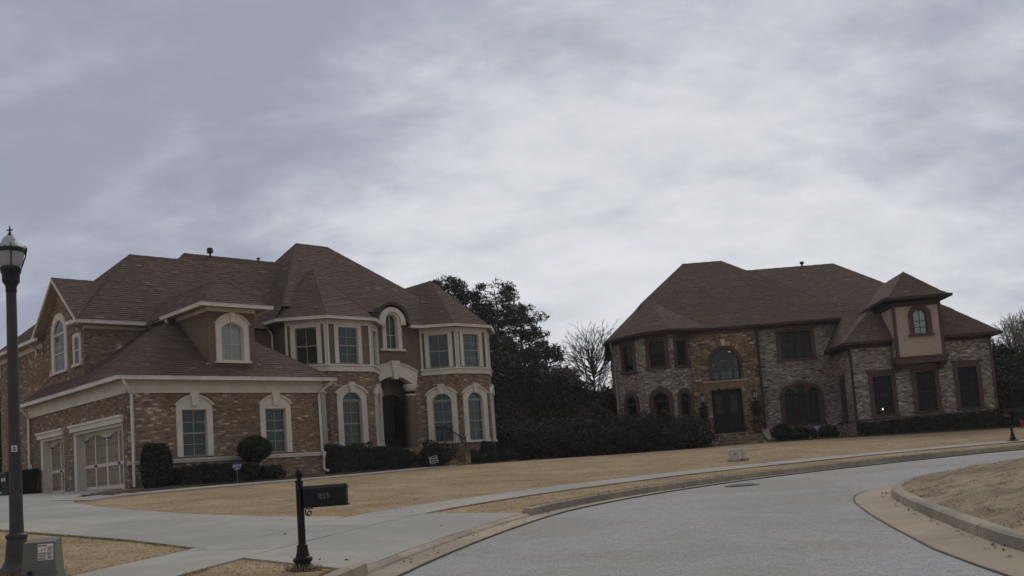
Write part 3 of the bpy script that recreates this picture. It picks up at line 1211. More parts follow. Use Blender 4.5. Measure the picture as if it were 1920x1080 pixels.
def bumps(x, y, a):
    return a * (np.sin(x * 3.1 + np.sin(y * 2.3)) * np.sin(y * 2.7 + np.sin(x * 1.9)) * .5 + np.sin(x * 7.3 + y * 1.1) * np.sin(y * 6.1 - x * 1.7) * .3)


# the base sheet out to the horizon, well below everything that is walked on
g = MB()
g.box(-400, 400, -400, 400, -1.6, -1.2)
o = g.build('ground', M['lawn'], kind='structure')

us = np.concatenate([np.linspace(0, KL.u_at_y(4), 40, endpoint=False), np.arange(KL.u_at_y(4), KL.u_at_y(34), .3), np.linspace(KL.u_at_y(34), KL.len, 60)])
ss = np.concatenate([[.1], np.arange(.16, 6, .2), np.arange(6, 26, .6), np.linspace(26, 60, 18), np.linspace(66, 200, 12)])


def lawn_z(x, y, s, u):
    yk = np.interp(u, KL.u, KL.p[:, 1])
    z = zs_profile(np.maximum(s, .15), yk, x, u) - .012
    return z + bumps(x, y, .012) * (s > 3.6) * (s < 25)


ring_grid('lawn', us, ss, lawn_z, M['lawn'])

# road surface, cambered a little; it runs on under the island's edge
us2 = np.concatenate([np.linspace(0, KL.u_at_y(4), 30, endpoint=False), np.arange(KL.u_at_y(4), KL.u_at_y(34), .4), np.linspace(KL.u_at_y(34), KL.len, 60)])
ring_grid('road', us2, np.linspace(-9.5, -.44, 22), lambda x, y, s, u: zroad(y) - .004 + .02 * np.clip(1 - ((s + 3.6) / 3.2) ** 2, 0, 1), M['road'], flip=True)

# the island lawn that fills the inside of the bend
cen = np.array((24.0, 4.0))
m = (IL.p[:, 1] > -12) & (IL.p[:, 0] < 58)
bp = IL.p[m] - IL.nl[m] * .13
fr_ = np.concatenate([[0, .012, .025, .04, .06, .085], np.linspace(.105, .5, 44), np.linspace(.52, 1, 14)])
V = []
for q in bp:
    for f in fr_:
        V.append(q + (cen - q) * f)
V = np.array(V)
z = isle_z(V[:, 0], V[:, 1]) + bumps(V[:, 0] * 1.3, V[:, 1] * 1.3, .045) * (np.tile(fr_, len(bp)) > .02)
o = np_mesh('island_lawn', np.column_stack([V, z]), grid_faces(len(bp), len(fr_)), M['island'], smooth=True)
o['kind'] = 'structure'


def run(name, line, u0, u1, prof, mat, parent, zbase, step=.35):
    """a length of kerb, gutter or path: profile (s, height above zbase) swept along a line"""
    n = max(2, int(math.ceil((u1 - u0) / step)) + 1)
    uu = np.linspace(u0, u1, n)
    mb = MB()
    rings = []
    for u in uu:
        r = []
        for s, h in prof:
            x, y = line.at(u, s)
            r.append((float(x), float(y), float(zbase(float(x), float(y), s, u)) + h))
        rings.append(r)
    if rings:
        mb.loft(rings)
    return mb.build(name, mat, parent)


def zk(x, y, s, u):
    return zroad(np.interp(u, KL.u, KL.p[:, 1]))


def zi(x, y, s, u):
    return zroad(np.interp(u, IL.u, IL.p[:, 1]))


kerb = structure('kerb')
gut = structure('gutter_strip')
prof = [(0.0, -.25), (0.17, -.25), (0.17, .142), (0.045, .150), (0.012, .132), (0.0, .0)]
low = [(0.0, -.25), (0.17, -.25), (0.17, .060), (0.06, .045), (0.02, .030), (0.0, .0)]
ua, ub = KL.u_at_y(11.55), KL.u_at_y(18.5)
u = KL.u_at_y(3.0)
cuts = [u]
while u < KL.u_at_y(11.55) - 3.2:
    u += 3.0
    cuts.append(u)
cuts += [ua - .55, ua, ua + (ub - ua) / 2, ub, ub + .55, ub + 1.0]
u = ub + 1.0
for L in (3.1, .9, 2.6, 2.9):
    u += L
    cuts.append(u)
while u < KL.len - 4:
    u += 3.0 if u < KL.u_at_y(34) else 6.0
    cuts.append(u)
for a, b in zip(cuts[:-1], cuts[1:]):
    drop = a >= ua - 1e-6 and b <= ub + 1e-6
    run('kerb_section', KL, a + .009, b - .009, low if drop else prof, M['concrete_edge'], kerb, zk)
    run('gutter_section', KL, a + .004, b - .004, [(-.46, -.2), (-.002, -.2), (-.002, .004), (-.44, .012), (-.46, .004)], M['gutter_pan'], gut, zk)
run('kerb_section', KL, KL.u_at_y(-12), cuts[0] - .006, prof, M['concrete_edge'], kerb, zk, 1.0)
run('gutter_section', KL, KL.u_at_y(-12), cuts[0] - .006, [(-.46, -.2), (-.002, -.2), (-.002, .004), (-.44, .012), (-.46, .004)], M['gutter_pan'], gut, zk, 1.0)
# island kerb: same section mirrored, with a wider pan
ik = structure('island_kerb')
ig = structure('island_gutter_strip')
pr2 = [(-.2, -.25), (0.0, -.25), (0.0, .03), (-.02, .135), (-.055, .158), (-.2, .150)]
pr2g = [(.002, -.2), (.60, -.2), (.60, .004), (.58, .012), (.002, .026)]
u = IL.u_at_y(2.0)
iu = [IL.u_at_y(-12), u]
while u < IL.len - 7:
    u += 2.9 if u < IL.u_at_y(26) else 6
    iu.append(u)
for a, b in zip(iu[:-1], iu[1:]):
    run('kerb_section', IL, a + .008, b - .008, pr2, M['concrete_edge'], ik, zi, .3)
    run('gutter_section', IL, a + .007, b - .007, pr2g, M['gutter_pan'], ig, zi, .3)

# the tarred seams between gutter and road
for nm, LN, s0, s1, zf, y0 in (('tar_seam', KL, -.485, -.455, zk, -12), ('tar_seam', IL, .597, .628, zi, -12)):
    mb = MB()
    uu = np.arange(LN.u_at_y(4), LN.len - 6, .3)
    rings = []
    for u_ in uu:
        w0, w1 = s0 + random.uniform(-.004, .004), s1 + random.uniform(-.008, .008)
        q_ = []
        for s_, h_ in ((w0, -.03), (w1, -.03), (w1, .0165), (w0, .0165)):
            x_, y_ = LN.at(u_, s_)
            q_.append((float(x_), float(y_), float(zf(0, 0, s_, u_)) + h_))
        rings.append(q_)
    mb.loft(rings)
    mb.build(nm, M['seam'], kind='structure')

# pavement, one slab to every metre and a half
pav = structure('pavement')


def zp(x, y, s, u):
    return zs_profile(np.asarray(max(s, .15)), np.interp(u, KL.u, KL.p[:, 1]), np.asarray(x), u)


u = KL.u_at_y(-2)
SLAB0 = u
while u < KL.len - 8:
    L = 1.52 if u < KL.u_at_y(34) else 4.5
    h = .014 + random.uniform(-.003, .003)
    run('paving_slab', KL, u + .004, u + L - .004, [(1.95, -.12), (3.40, -.12), (3.40, h), (1.95, h)], M['concrete'], pav, zp, .5)
    u += L


def drape(name, c, parent, mat, n=(6, 6), h=.016, depth=.1, gap=.003, bump_=0.0):
    """a slab between four plan corners (counter-clockwise) that follows the ground"""
    c = np.array(c, float)
    m = c.mean(0)
    c = c + (m - c) / np.maximum(np.linalg.norm(m - c, axis=1), .1)[:, None] * gap * 1.4
    a = np.linspace(0, 1, n[0] + 1)
    b = np.linspace(0, 1, n[1] + 1)
    A, B = np.meshgrid(a, b, indexing='ij')
    A, B = A.ravel()[:, None], B.ravel()[:, None]
    P = c[0] * (1 - A) * (1 - B) + c[1] * A * (1 - B) + c[2] * A * B + c[3] * (1 - A) * B
    z = ground_z(P[:, 0], P[:, 1]) + h
    if bump_:
        z = z + rng.uniform(-bump_, bump_, len(z))
    top = np.column_stack([P, z])
    N = len(top)
    bot = top.copy()
    bot[:, 2] -= depth + h
    F = list(map(tuple, grid_faces(n[0] + 1, n[1] + 1)))
    idx = np.arange(N).reshape(n[0] + 1, n[1] + 1)
    ring = list(idx[:, 0]) + list(idx[-1, 1:]) + list(idx[-2::-1, -1]) + list(idx[0, -2:0:-1])
    for i in range(len(ring)):
        p, q = ring[i], ring[(i + 1) % len(ring)]
        F.append((p, p + N, q + N, q))
    return np_mesh(name, np.vstack([top, bot]), F, mat, parent)


drive = structure('driveway')
# apron between kerb and pavement, cut across at the joints
k = 4
for i in range(k):
    a, b = ua + (ub - ua) * i / k, ua + (ub - ua) * (i + 1) / k

    def kp(u_, s_):
        x_, y_ = KL.at(u_, s_)
        return (float(x_), float(y_))
    a2 = a + (.75 if i == 0 else 0)
    b2 = b - (.55 if i == k - 1 else 0)
    drape('concrete_panel', [kp(b, .172), kp(b2 if i == k - 1 else b, 1.945), kp(a2 if i == 0 else a, 1.945), kp(a, .172)][::1], drive, M['concrete'], (5, 5), .012)
# the run to the garages: left edge, right edge
LE = [(-5.05, 13.9), (-6.9, 15.45), (-9.0, 16.85), (-11.8, 18.8), (-15.2, 21.8), (-18.6, 25.4), (-21.8, 29.6), (-24.6, 34.2), (-27.2, 39.2), (-30, 45), (-33, 51)]
RE = [(-4.18, 18.85), (-5.9, 19.35), (-7.6, 20.4), (-9.6, 22.1), (-11.5, 24.1), (-12.95, 26.0), (-14.2, 28.6), (-14.9, 31.6), (-15.6, 34.7), (-19.2, 38.3), (-22.9, 41.9)]
for i in range(len(LE) - 1):
    l0, l1, r0, r1 = map(np.array, (LE[i], LE[i + 1], RE[i], RE[i + 1]))
    cc = 2
    for j in range(cc):
        f0, f1 = j / cc, (j + 1) / cc
        drape('concrete_panel', [r0 + (l0 - r0) * f0, r1 + (l1 - r1) * f0, r1 + (l1 - r1) * f1, r0 + (l0 - r0) * f1][::-1], drive, M['concrete'], (6, 6), .016)
# garden path from the drive along the planting to the front steps
path = structure('path')
PC = [(-13.5, 26.9), (-13.35, 28.9), (-12.7, 31.0), (-11.6, 33.2), (-10.0, 35.6), (-8.3, 38.2), (-6.9, 40.8), (-5.9, 43.2), (-5.3, 45.1)]
for i in range(len(PC) - 1):
    p, q = np.array(PC[i]), np.array(PC[i + 1])

    def nn(j):
        d = np.array(PC[min(j + 1, len(PC) - 1)]) - np.array(PC[max(j - 1, 0)])
        d = d / np.linalg.norm(d)
        return np.array((-d[1], d[0])) * .55
    drape('path_slab', [p - nn(i), q - nn(i + 1), q + nn(i + 1), p + nn(i)], path, M['concrete'], (3, 4), .03)
# a pale landing in front of the second house's steps
drape('path_slab', [(8.3, 53.1), (11.6, 53.0), (11.6, 54.0), (8.3, 54.1)], path, M['landing_stone'], (3, 3), .03)


def in_poly(x, y, poly):
    c = np.zeros(len(x), bool)
    n = len(poly)
    for i in range(n):
        x0, y0 = poly[i]
        x1, y1 = poly[(i + 1) % n]
        if y0 == y1:
            continue
        t = ((y0 > y) != (y1 > y)) & (x < (x1 - x0) * (y - y0) / (y1 - y0) + x0)
        c ^= t
    return c


def blades(name, x, y, z, length, width, mat, parent=None):
    n = len(x)
    a = rng.uniform(0, 2 * PI, n)
    lean = rng.uniform(1.08, 1.53, n)
    L = length * rng.uniform(.6, 1.4, n)
    w = width * rng.uniform(.6, 1.4, n)
    dx, dy = np.cos(a), np.sin(a)
    b = rng.uniform(0, 2 * PI, n)
    ex, ey = np.cos(b) * w, np.sin(b) * w
    base = np.stack([x, y, z], 1)
    tip = base + np.stack([dx * L * np.sin(lean), dy * L * np.sin(lean), L * np.cos(lean)], 1)
    p0 = base - np.stack([ex, ey, np.full(n, .004)], 1)
    p1 = base + np.stack([ex, ey, np.full(n, -.004)], 1)
    V_ = np.stack([p0, p1, tip], 1).reshape(-1, 3)
    o_ = np_mesh(name, V_, np.arange(3 * n).reshape(-1, 3), mat, parent, tint=np.clip(rng.normal(.5, .22, n), 0, 1), kind='stuff')
    return o_


# dry grass on the near lawns and verges
N = 230000
uu = rng.uniform(KL.u_at_y(7), KL.u_at_y(33), N)
sv = rng.uniform(.2, 15, N)
x, y = KL.at(uu, sv)
dist = np.hypot(x, y)
keep = (rng.random(N) < np.clip((13.0 / np.maximum(dist, 5)) ** 2, .03, 1)) & ~((sv > 1.9) & (sv < 3.45))
keep &= (np.abs(x) < .62 * y + 1)
x, y, sv, uu = x[keep], y[keep], sv[keep], uu[keep]
dr = in_poly(x, y, LE + RE[::-1])
AP = [tuple(map(float, KL.at(*q_))) for q_ in ((ua, .1), (ua + (ub - ua) / 3, .1), (ua + (ub - ua) * 2 / 3, .1), (ub, .1), (ub - .55, 1.96), (ua + (ub - ua) * 2 / 3, 1.96), (ua + (ub - ua) / 3, 1.96), (ua + .75, 1.96))]
ap = in_poly(x, y, AP)
dr |= ap
x, y = x[~dr], y[~dr]
# clumps: pull some blades together
z = ground_z(x, y) - .006
blades('grass', x, y, z, .026, .0075, M['blade'])
# ragged edge where the turf laps over the pavement and the drive
ex, ey = [], []
for s_ in (1.93, 3.43):
    q = rng.uniform(KL.u_at_y(8), KL.u_at_y(33), 9000)
    a_, b_ = KL.at(q, s_ + rng.normal(0, .018, 9000))
    ok_ = ~((q > ua - .05) & (q < ub + .05)) if s_ < 3 else ~in_poly(a_, b_, LE + RE[::-1])
    ex.append(a_[ok_]); ey.append(b_[ok_])
for E_ in (LE, RE):
    L_ = Line(E_[:8])
    q = rng.uniform(0, L_.len, 7000)
    a_, b_ = L_.at(q, (1 if E_ is LE else -1) * np.abs(rng.normal(.02, .02, 7000)))
    ex.append(a_); ey.append(b_)
q = rng.uniform(KL.u_at_y(8), KL.u_at_y(33), 9000)
q = q[~((q > ua - .05) & (q < ub + .05))]
a_, b_ = KL.at(q, .185 + np.abs(rng.normal(0, .02, len(q))))
ex.append(a_); ey.append(b_)
x, y = np.concatenate(ex), np.concatenate(ey)
blades('edge_grass', x, y, ground_z(x, y) + .004, .045, .008, M['blade'])
# matted turf on the island
N = 60000
q = rng.uniform(IL.u_at_y(6), IL.u_at_y(26), N)
sv = -.18 - rng.exponential(2.2, N)
x, y = IL.at(q, sv)
keep = (x < .62 * y + 1.5) & (rng.random(N) < np.clip((14.0 / np.maximum(np.hypot(x, y), 5)) ** 2, .05, 1))
x, y = x[keep], y[keep]
blades('island_grass', x, y, isle_z(x, y) + bumps(x * 1.3, y * 1.3, .045) - .006, .03, .008, M['blade_dull'])

# a few blown leaves and bits of straw along the gutters, verges and the edge of the beds
n = 260
q = rng.uniform(KL.u_at_y(9), KL.u_at_y(32), n)
sv = np.where(rng.random(n) < .55, rng.normal(-.12, .08, n), rng.uniform(.3, 9, n))
x, y = KL.at(q, sv)
z = np.where(sv < 0, zroad(y) + .012, ground_z(x, y) + .018)
q = rng.uniform(IL.u_at_y(7), IL.u_at_y(20), 70)
s2 = rng.normal(.08, .07, 70)
x2, y2 = IL.at(q, np.abs(s2))
x, y, z = np.concatenate([x, x2]), np.concatenate([y, y2]), np.concatenate([z, zroad(y2) + .034])
a = rng.normal(size=(len(x), 3)) * np.array([1, 1, .25])
a /= np.linalg.norm(a, axis=1)[:, None]
b = np.cross(a, np.array([[0, 0, 1.]]) + rng.normal(0, .25, (len(x), 3)))
b /= np.linalg.norm(b, axis=1)[:, None]
s_ = rng.uniform(.018, .04, len(x))[:, None]
C_ = np.stack([x, y, z], 1)
V = np.stack([C_ - a * s_, C_ + b * s_ * .55, C_ + a * s_, C_ - b * s_ * .55], 1).reshape(-1, 3)
M['leaf'] = mat_tint('dry fallen leaves', [(0.0, (0.07, 0.045, 0.028)), (0.6, (0.14, 0.088, 0.05)), (1.0, (0.22, 0.15, 0.09))], grain=.1)
np_mesh('fallen_leaves', V, np.arange(len(V)).reshape(-1, 4), M['leaf'], tint=rng.random(len(x)), kind='stuff')

# the damp winter air between here and the far trees
hz = bpy.data.materials.new('thin haze')
hz.use_nodes = True
hn = hz.node_tree.nodes
hn.clear()
ho = hn.new('ShaderNodeOutputMaterial')
hv = hn.new('ShaderNodeVolumePrincipled')
hv.inputs['Color'].default_value = (0.9, 0.89, 0.86, 1)
hv.inputs['Density'].default_value = 0.0004
hv.inputs['Anisotropy'].default_value = 0.2
hz.node_tree.links.new(hv.outputs[0], ho.inputs['Volume'])
m = MB()
m.box(-420, 420, -420, 420, -2.6, 22)
m.build('haze', hz, kind='stuff')
# ------------------------------------------------------------------ house on the left: tan brick, cream trim
HA = thing('brick_house', 'tan brick house with cream arched window surrounds and side garages by the driveway', 'house', (-15.12, 34.3, 1.55), R_(45))
ZOFF[HA.name] = 1.55
H = HA
ZG = 1.35      # brick runs below grade

# garage, front wall
GF = Fr((0, 0), (7.8, 0))
w1 = window(H, GF, 2.42, .94, 2.72, 4.44, 0, jamb=.22, head=.2, o_spring=4.60, o_rise=.34, hood=.07, key=True, infill=.16, rows=4, sill=False)
w2 = window(H, GF, 5.70, .88, 2.72, 4.44, 0, jamb=.22, head=.2, o_spring=4.60, o_rise=.34, hood=.07, key=True, infill=.16, rows=4, sill=False)
band_hole = ((3.9, 5, 2.50, 2.66, 0), None)
brick_wall(H, GF, 0, 7.8, ZG, 5.13, [w1, w2, band_hole], single=lambda r: GF.P(r[0], 0, r[2]).x + abs(r[2] - 3.6) * .2)
t = MB()
fbox(t, GF, -.05, 7.84, 0.002, .075, 2.515, 2.60)
fbox(t, GF, -.05, 7.84, 0.002, .115, 2.60, 2.655)
t.build('water_table', M['cream'], H)
# garage side wall, with the doors
GS = Fr((0, 10.6), (0, 0))
LX = 10.6


def vx(v):
    return LX - v


d_big = (vx(2.95), 2.50, ZG, 4.06, 0)
d_small = (vx(7.92), 1.42, ZG, 4.06, 0)
brick_wall(H, GS, 0, 10.6, ZG, 5.13, [((d_big[0], d_big[1] + .06, ZG, 4.34, 0), d_big), ((d_small[0], d_small[1] + .06, ZG, 4.34, 0), d_small)])
f = MB()
fbox(f, GF, -.04, 7.84, 0.002, .06, 5.125, 5.56)
fbox(f, GS, 0, 10.64, 0.002, .06, 5.125, 5.56)
fbox(f, GF, -.062, 7.86, 0.0, .085, 5.06, 5.124)
fbox(f, GS, 0, 10.66, 0.0, .085, 5.06, 5.124)
f.build('frieze_board', M['cream'], H)


def garage_door(c, hw, leaves):
    D = thing('garage_door', None, None)
    D.parent = H
    D.location = (0, 0, 0)
    ZOFF[D.name] = zoff(H)
    x0, x1 = c - hw, c + hw
    mb = MB()
    fbox(mb, GS, x0 + .28, x1 - .10, -.42, -.36, ZG, 4.0)
    mb.build('door_panel', M['door_tan'], D)
    j = MB()   # jambs, head and the deep cream lining
    fbox(j, GS, x0, x0 + .28, -.45, -.02, ZG, 4.06)
    fbox(j, GS, x1 - .10, x1, -.45, -.02, ZG, 4.06)
    fbox(j, GS, x0 + .28, x1 - .10, -.45, -.02, 3.96, 4.06)
    j.build('door_frame', M['cream'], D)
    h = MB()
    fbox(h, GS, x0 - .12, x1 + .12, 0.002, .09, 4.065, 4.25)
    fbox(h, GS, x0 - .16, x1 + .16, 0.002, .14, 4.25, 4.34)
    h.build('lintel', M['cream'], D)
    a, b = x0 + .28, x1 - .10
    n = leaves * 2
    sw = .06
    for k_ in range(n + 1):
        xx = a + (b - a) * k_ / n
        s = MB()
        wd = sw if k_ % 2 == 0 else sw * .8
        fbox(s, GS, max(a, xx - wd), min(b, xx + wd), -.358, -.325, 1.88, 3.96)
        s.build('stile', M['cream'], D)
    for k_ in range(leaves):
        p, q = a + (b - a) * k_ / leaves, a + (b - a) * (k_ + 1) / leaves
        mid = (p + q) / 2
        for z0, z1 in ((1.62, 1.90), (2.62, 2.74)):
            r = MB()
            fbox(r, GS, p + .002, q - .002, -.358, -.327, z0, z1)
            r.build('rail', M['cream'], D)
        r = MB()        # top rail with an arched lower edge over each leaf
        pts = [(q - .01, 3.96), (p + .01, 3.96), (p + .01, 3.60)]
        for i in range(11):
            xx = p + .01 + (q - p - .02) * i / 10
            pts.append((xx, 3.60 + .26 * math.sin(PI * i / 10) ** .8))
        fprism(r, GS, pts, -.358, -.329)
        r.build('rail', M['cream'], D)
        for sx, d in ((p + .09, 1), (q - .09, -1)):
            for z in (1.72, 3.68):
                s = MB()
                fprism(s, GS, [(sx - .05 * d, z - .035), (sx + .34 * d, z - .012), (sx + .34 * d, z + .012), (sx - .05 * d, z + .035)][::d], -.329, -.318)
                s.build('strap_hinge', M['black_iron'], D)
        s = MB()
        fbox(s, GS, mid - .1, mid + .1, -.324, -.29, 2.64, 2.72)
        s.build('handle', M['black_iron'], D)
    s = MB()
    z = 2.0
    while z < 3.9:
        fbox(s, GS, a, b, -.36, -.354, z, z + .012)
        z += .47
    s.build('section_joint', M['dark_print'], D)


garage_door(d_big[0], d_big[1], 2)
garage_door(d_small[0], d_small[1], 1)

# gable wall on the left, above and behind the garages
GWL = 16.5
GW = Fr((.52, GWL), (.52, 5.4))


def gx(v):
    return GWL - v


wa = window(H, GW, gx(8.15), 1.25, 6.82, 8.38, .62, jamb=.30, head=.28, rows=3, transom=.1, back='pale_blind', sash='sash_cream', rec=.02, hole=False, proud=.07, sill=True)
wb = window(H, GW, gx(6.12), .55, 6.87, 7.98, 0, jamb=.16, head=.14, rows=2, cols=1, back='room_shade', sash='sash_cream', hole=False)


def gable_edges(z):
    if z < 8.4:
        return (0, GW.L)
    k_ = (10.55 - z) / 2.1 * 2.6
    return (gx(7.75) - k_, gx(7.75) + k_ if z > 8.5 else GW.L)


brick_wall(H, GW, 0, gx(10.62), ZG, 8.2, [])
brick_wall(H, GW, gx(10.61), GW.L, 5.6, 10.5, [wa, wb], edges=lambda z: (0 + gx(10.61), GW.L) if z < 8.35 else (gx(7.75) - max(0, (10.6 - z)) * 1.22, min(GW.L, gx(7.75) + max(0, (10.6 - z)) * 1.22)))
GSd = Fr((.52, 5.4), (3.6, 5.4))
brick_wall(H, GSd, 0.005, 3.6, 5.6, 8.3, [])
f = MB()
fbox(f, GW, 0, gx(10.3), 0.002, .05, 8.12, 8.40)
f.build('frieze_board', M['cream'], H)
f = MB()
fbox(f, GSd, -.04, 3.1, 0.002, .05, 8.22, 8.44)
f.build('frieze_board', M['cream'], H)

# fill walls that close the upper block
def fill(p, q, z0, z1, mat='stucco', th=.2):
    return plain_wall(H, Fr(p, q), 0, Fr(p, q).L, z0, z1, [], mat, th)


fill((3.6, 5.42), (8.75, 5.42), 5.5, 8.5)
fill((8.75, 14), (8.75, 4.3), 5.2, 8.7)
fill((20.8, 4.3), (20.8, 14.4), 1.5, 8.7)
fill((20.8, 14.4), (8.75, 14.4), 1.5, 8.7)
fill((8.75, 16.5), (.52, 16.5), 1.5, 8.3)
fill((7.8, 0), (7.8, 4.5), ZG, 5.56, 'mortar_a')

# dormer over the garage
DV = .22
DF = Fr((3.22, DV), (5.1, DV))
wd = window(H, DF, .93, .90, 6.33, 7.56, .24, jamb=.22, head=.2, rows=2, cols=2, back='pale_blind', glass='glass_clear', sash='sash_cream', o_spring=7.72, o_rise=.42, hood=.05, proud=.07, meet=False, sill_w=.72)
k_ = MB()
fprism(k_, DF, [(.86, 7.82), (1.0, 7.82), (1.03, 8.2), (.83, 8.2)], 0, .15)
k_.build('keystone', M['cream'], H)
plain_wall(H, DF, 0, 1.88, 5.7, 8.4, [wd], 'stucco')
fill((3.22, 4.6), (3.22, DV + .165), 5.7, 8.4)
fill((5.1, DV + .165), (5.1, 4.6), 5.7, 8.4)
f = MB()
fbox(f, DF, -.04, 1.92, 0.002, .05, 8.22, 8.45)
fbox(f, Fr((3.22, 4.6), (3.22, DV)), 0, 4.4, 0.002, .05, 8.22, 8.45)
f.build('frieze_board', M['cream'], H)
for x in (-.14, 2.0):
    b_ = MB()
    fbox(b_, DF, x, x + .05, -.2, .08, 6.17, 6.2)
    b_.build('flashing', M['white_metal'], H)

# the two octagonal bays


def bay(a, b, c, d, with_f1):
    faces = [Fr(a, b), Fr(b, c), Fr(c, d)]
    for i, fr in enumerate(faces):
        cx = fr.L / 2
        if i == 1:
            cx -= .06
        gw = .94 if i != 1 else 1.0
        lo = window(H, fr, cx, gw, 2.98, 5.04, .36, jamb=.28, head=.27, rows=4, transom=.1, o_spring=5.34, o_rise=.36, hood=.10, key=True, proud=.09)
        up = window(H, fr, cx, gw + .04, 6.72, 8.38, 0, jamb=.2, head=.13, rows=4 if i == 1 else 2, cols=2, proud=.05, sill=False)
        brick_wall(H, fr, 0, fr.L, ZG, 6.36, [lo])
        plain_wall(H, fr, 0, fr.L, 6.5, 8.72, [up], 'stucco')
        t_ = MB()
        e = .05
        fbox(t_, fr, -.02, fr.L + .02, .002, .075, 6.355, 6.60)
        fbox(t_, fr, -.045, fr.L + .045, .002, .125, 6.60, 6.68)
        t_.build('band_course', M['cream'], H)
        t_ = MB()
        fbox(t_, fr, 0, fr.L, .002, .06, 8.50, 8.74)
        t_.build('frieze_board', M['cream'], H)
        for x in ((0.0, .1), (fr.L - .1, fr.L)):
            t_ = MB()
            fbox(t_, fr, x[0], x[1], .002, .045, 6.68, 8.50)
            t_.build('corner_board', M['cream'], H)


bay((8.75, 4.3), (10.06, 3.0), (12.4, 3.0), (13.7, 4.3), True)
bay((16.25, 4.3), (17.55, 3.0), (19.5, 3.0), (20.8, 4.3), False)

# entry between the bays
EF = Fr((13.7, 4.3), (16.25, 4.3))
wu = window(H, EF, .82, .70, 7.66, 9.02, .38, jamb=.22, head=.2, rows=2, cols=2, back='room_shade', glass='glass', sash='sash_cream', proud=.10, meet=False, sill_w=.74, o_spring=9.12, o_rise=.5)
h_ = MB()
line = arch_line(.82, .80, 8.86, 8.98, .74, 14)
fring(h_, EF, line, arch_line(.82, .50, 8.86, 9.0, .5, 14), 0.003, .2)
h_.build('hood_moulding', M['cream'], H)
plain_wall(H, EF, 0, EF.L, 6.2, 9.1, [wu], 'stucco')
# rounded head of the little dormer
db = MB()
pts = [(1.62, 8.6), (1.62, 9.05)] + [(.82 + .8 * math.cos(a_), 9.05 + .78 * math.sin(a_)) for a_ in np.linspace(0.12, PI - .12, 13)] + [(.02, 9.05), (.02, 8.6)]
fprism(db, EF, pts, -2.6, -.165)
db.build('dormer_body', M['stucco'], H)
dr_ = MB()
outer = [(.82 + .98 * math.cos(a_), 9.02 + .96 * math.sin(a_)) for a_ in np.linspace(PI, 0, 17)]
inner = [(.82 + .84 * math.cos(a_), 9.02 + .82 * math.sin(a_)) for a_ in np.linspace(PI, 0, 17)]
fring(dr_, EF, outer, inner, -3.0, .26)
dr_.build('barrel_roof', M['roof_deck'], H)
# arched portal of the porch
pt_ = MB()
lo_ = [(-.5 + 2.56 * i / 16, 5.78 + .52 * math.sin(PI * (i / 16) ** 1.0) ** .9) for i in range(17)]
up_ = [(-.62 + 2.8 * i / 16, 6.52 + .42 * math.sin(PI * i / 16)) for i in range(17)]
fring(pt_, EF, up_, lo_, -.30, .16)
pt_.build('portal_arch', M['cream'], H)
pt_ = MB()
fring(pt_, EF, [(x, z + .06) for x, z in up_], up_, -.02, .23)
pt_.build('portal_moulding', M['cream'], H)
k_ = MB()
fprism(k_, EF, [(.68, 6.16), (.94, 6.16), (1.06, 7.06), (.56, 7.06)], 0, .27)
k_.build('keystone', M['cream'], H)
# porch recess
pr = MB()
P0, P1 = 13.3, 15.75
DEP = 5.15
pr.box(P0 - .2, P0, 4.3, DEP, 1.5, 6.6)
pr.box(P1, P1 + .2, 4.45, DEP, 1.5, 6.6)
pr.box(P0 - .2, P1 + .2, DEP, DEP + .2, 1.5, 6.6)
pr.box(P0, P1, 4.5, DEP, 6.32, 6.5)
pr.build('porch_wall', M['stucco'], H)
BW = Fr((15.75, 4.3), (16.25, 4.3))
brick_wall(H, BW, .0, .52, ZG, 6.4, [])
PD = Fr((P0, DEP), (P1, DEP))
dm = MB()
cxd = 1.50
fring(dm, PD, arch_line(cxd, .93, 2.75, 5.05, .60), arch_line(cxd, .84, 2.75, 5.0, .50), .002, .14)
dm.build('door_surround', M['stucco'], H)
for s_ in (-1, 1):
    d_ = MB()
    a0, a1 = (cxd + (.01 if s_ > 0 else -.83)), (cxd + (.83 if s_ > 0 else -.01))
    topl = [(a1 + (a0 - a1) * i / 8, 5.0 + arch_h(.84, .50, a1 + (a0 - a1) * i / 8 - cxd)) for i in range(9)]
    fprism(d_, PD, [(a0, 2.76), (a1, 2.76)] + topl, .004, .06)
    D_ = d_.build('entry_door', M['dark_door'], H)
    gl = MB()
    m_ = (a0 + a1) / 2
    fprism(gl, PD, [(m_ - .24, 3.3), (m_ + .24, 3.3), (m_ + .24, 5.0), (m_ - .24, 5.0)], .06, .068)
    gl.build('pane', M['glass_dark'], D_)
    hd = MB()
    hd.bar([PD.P(cxd + s_ * .07, .10, 3.6), PD.P(cxd + s_ * .07, .10, 4.0)], .03)
    hd.build('handle', M['black_iron'], D_)
# column with cream collars
cm = MB()
cm.lathe([(.29, 2.7), (.29, 2.8), (.24, 2.84), (.235, 5.3), (.22, 5.42)], 20, (15.50, 4.36))
C_ = auto_smooth(cm.build('column', M['stucco'], H))
cm = MB()
cm.lathe([(.24, 5.36), (.26, 5.37), (.26, 5.44), (.24, 5.45)], 20, (15.50, 4.36))
cm.lathe([(.24, 5.60), (.27, 5.62), (.34, 5.82), (.34, 5.93), (.3, 5.94)], 20, (15.50, 4.36))
auto_smooth(cm.build('capital', M['cream'], C_))
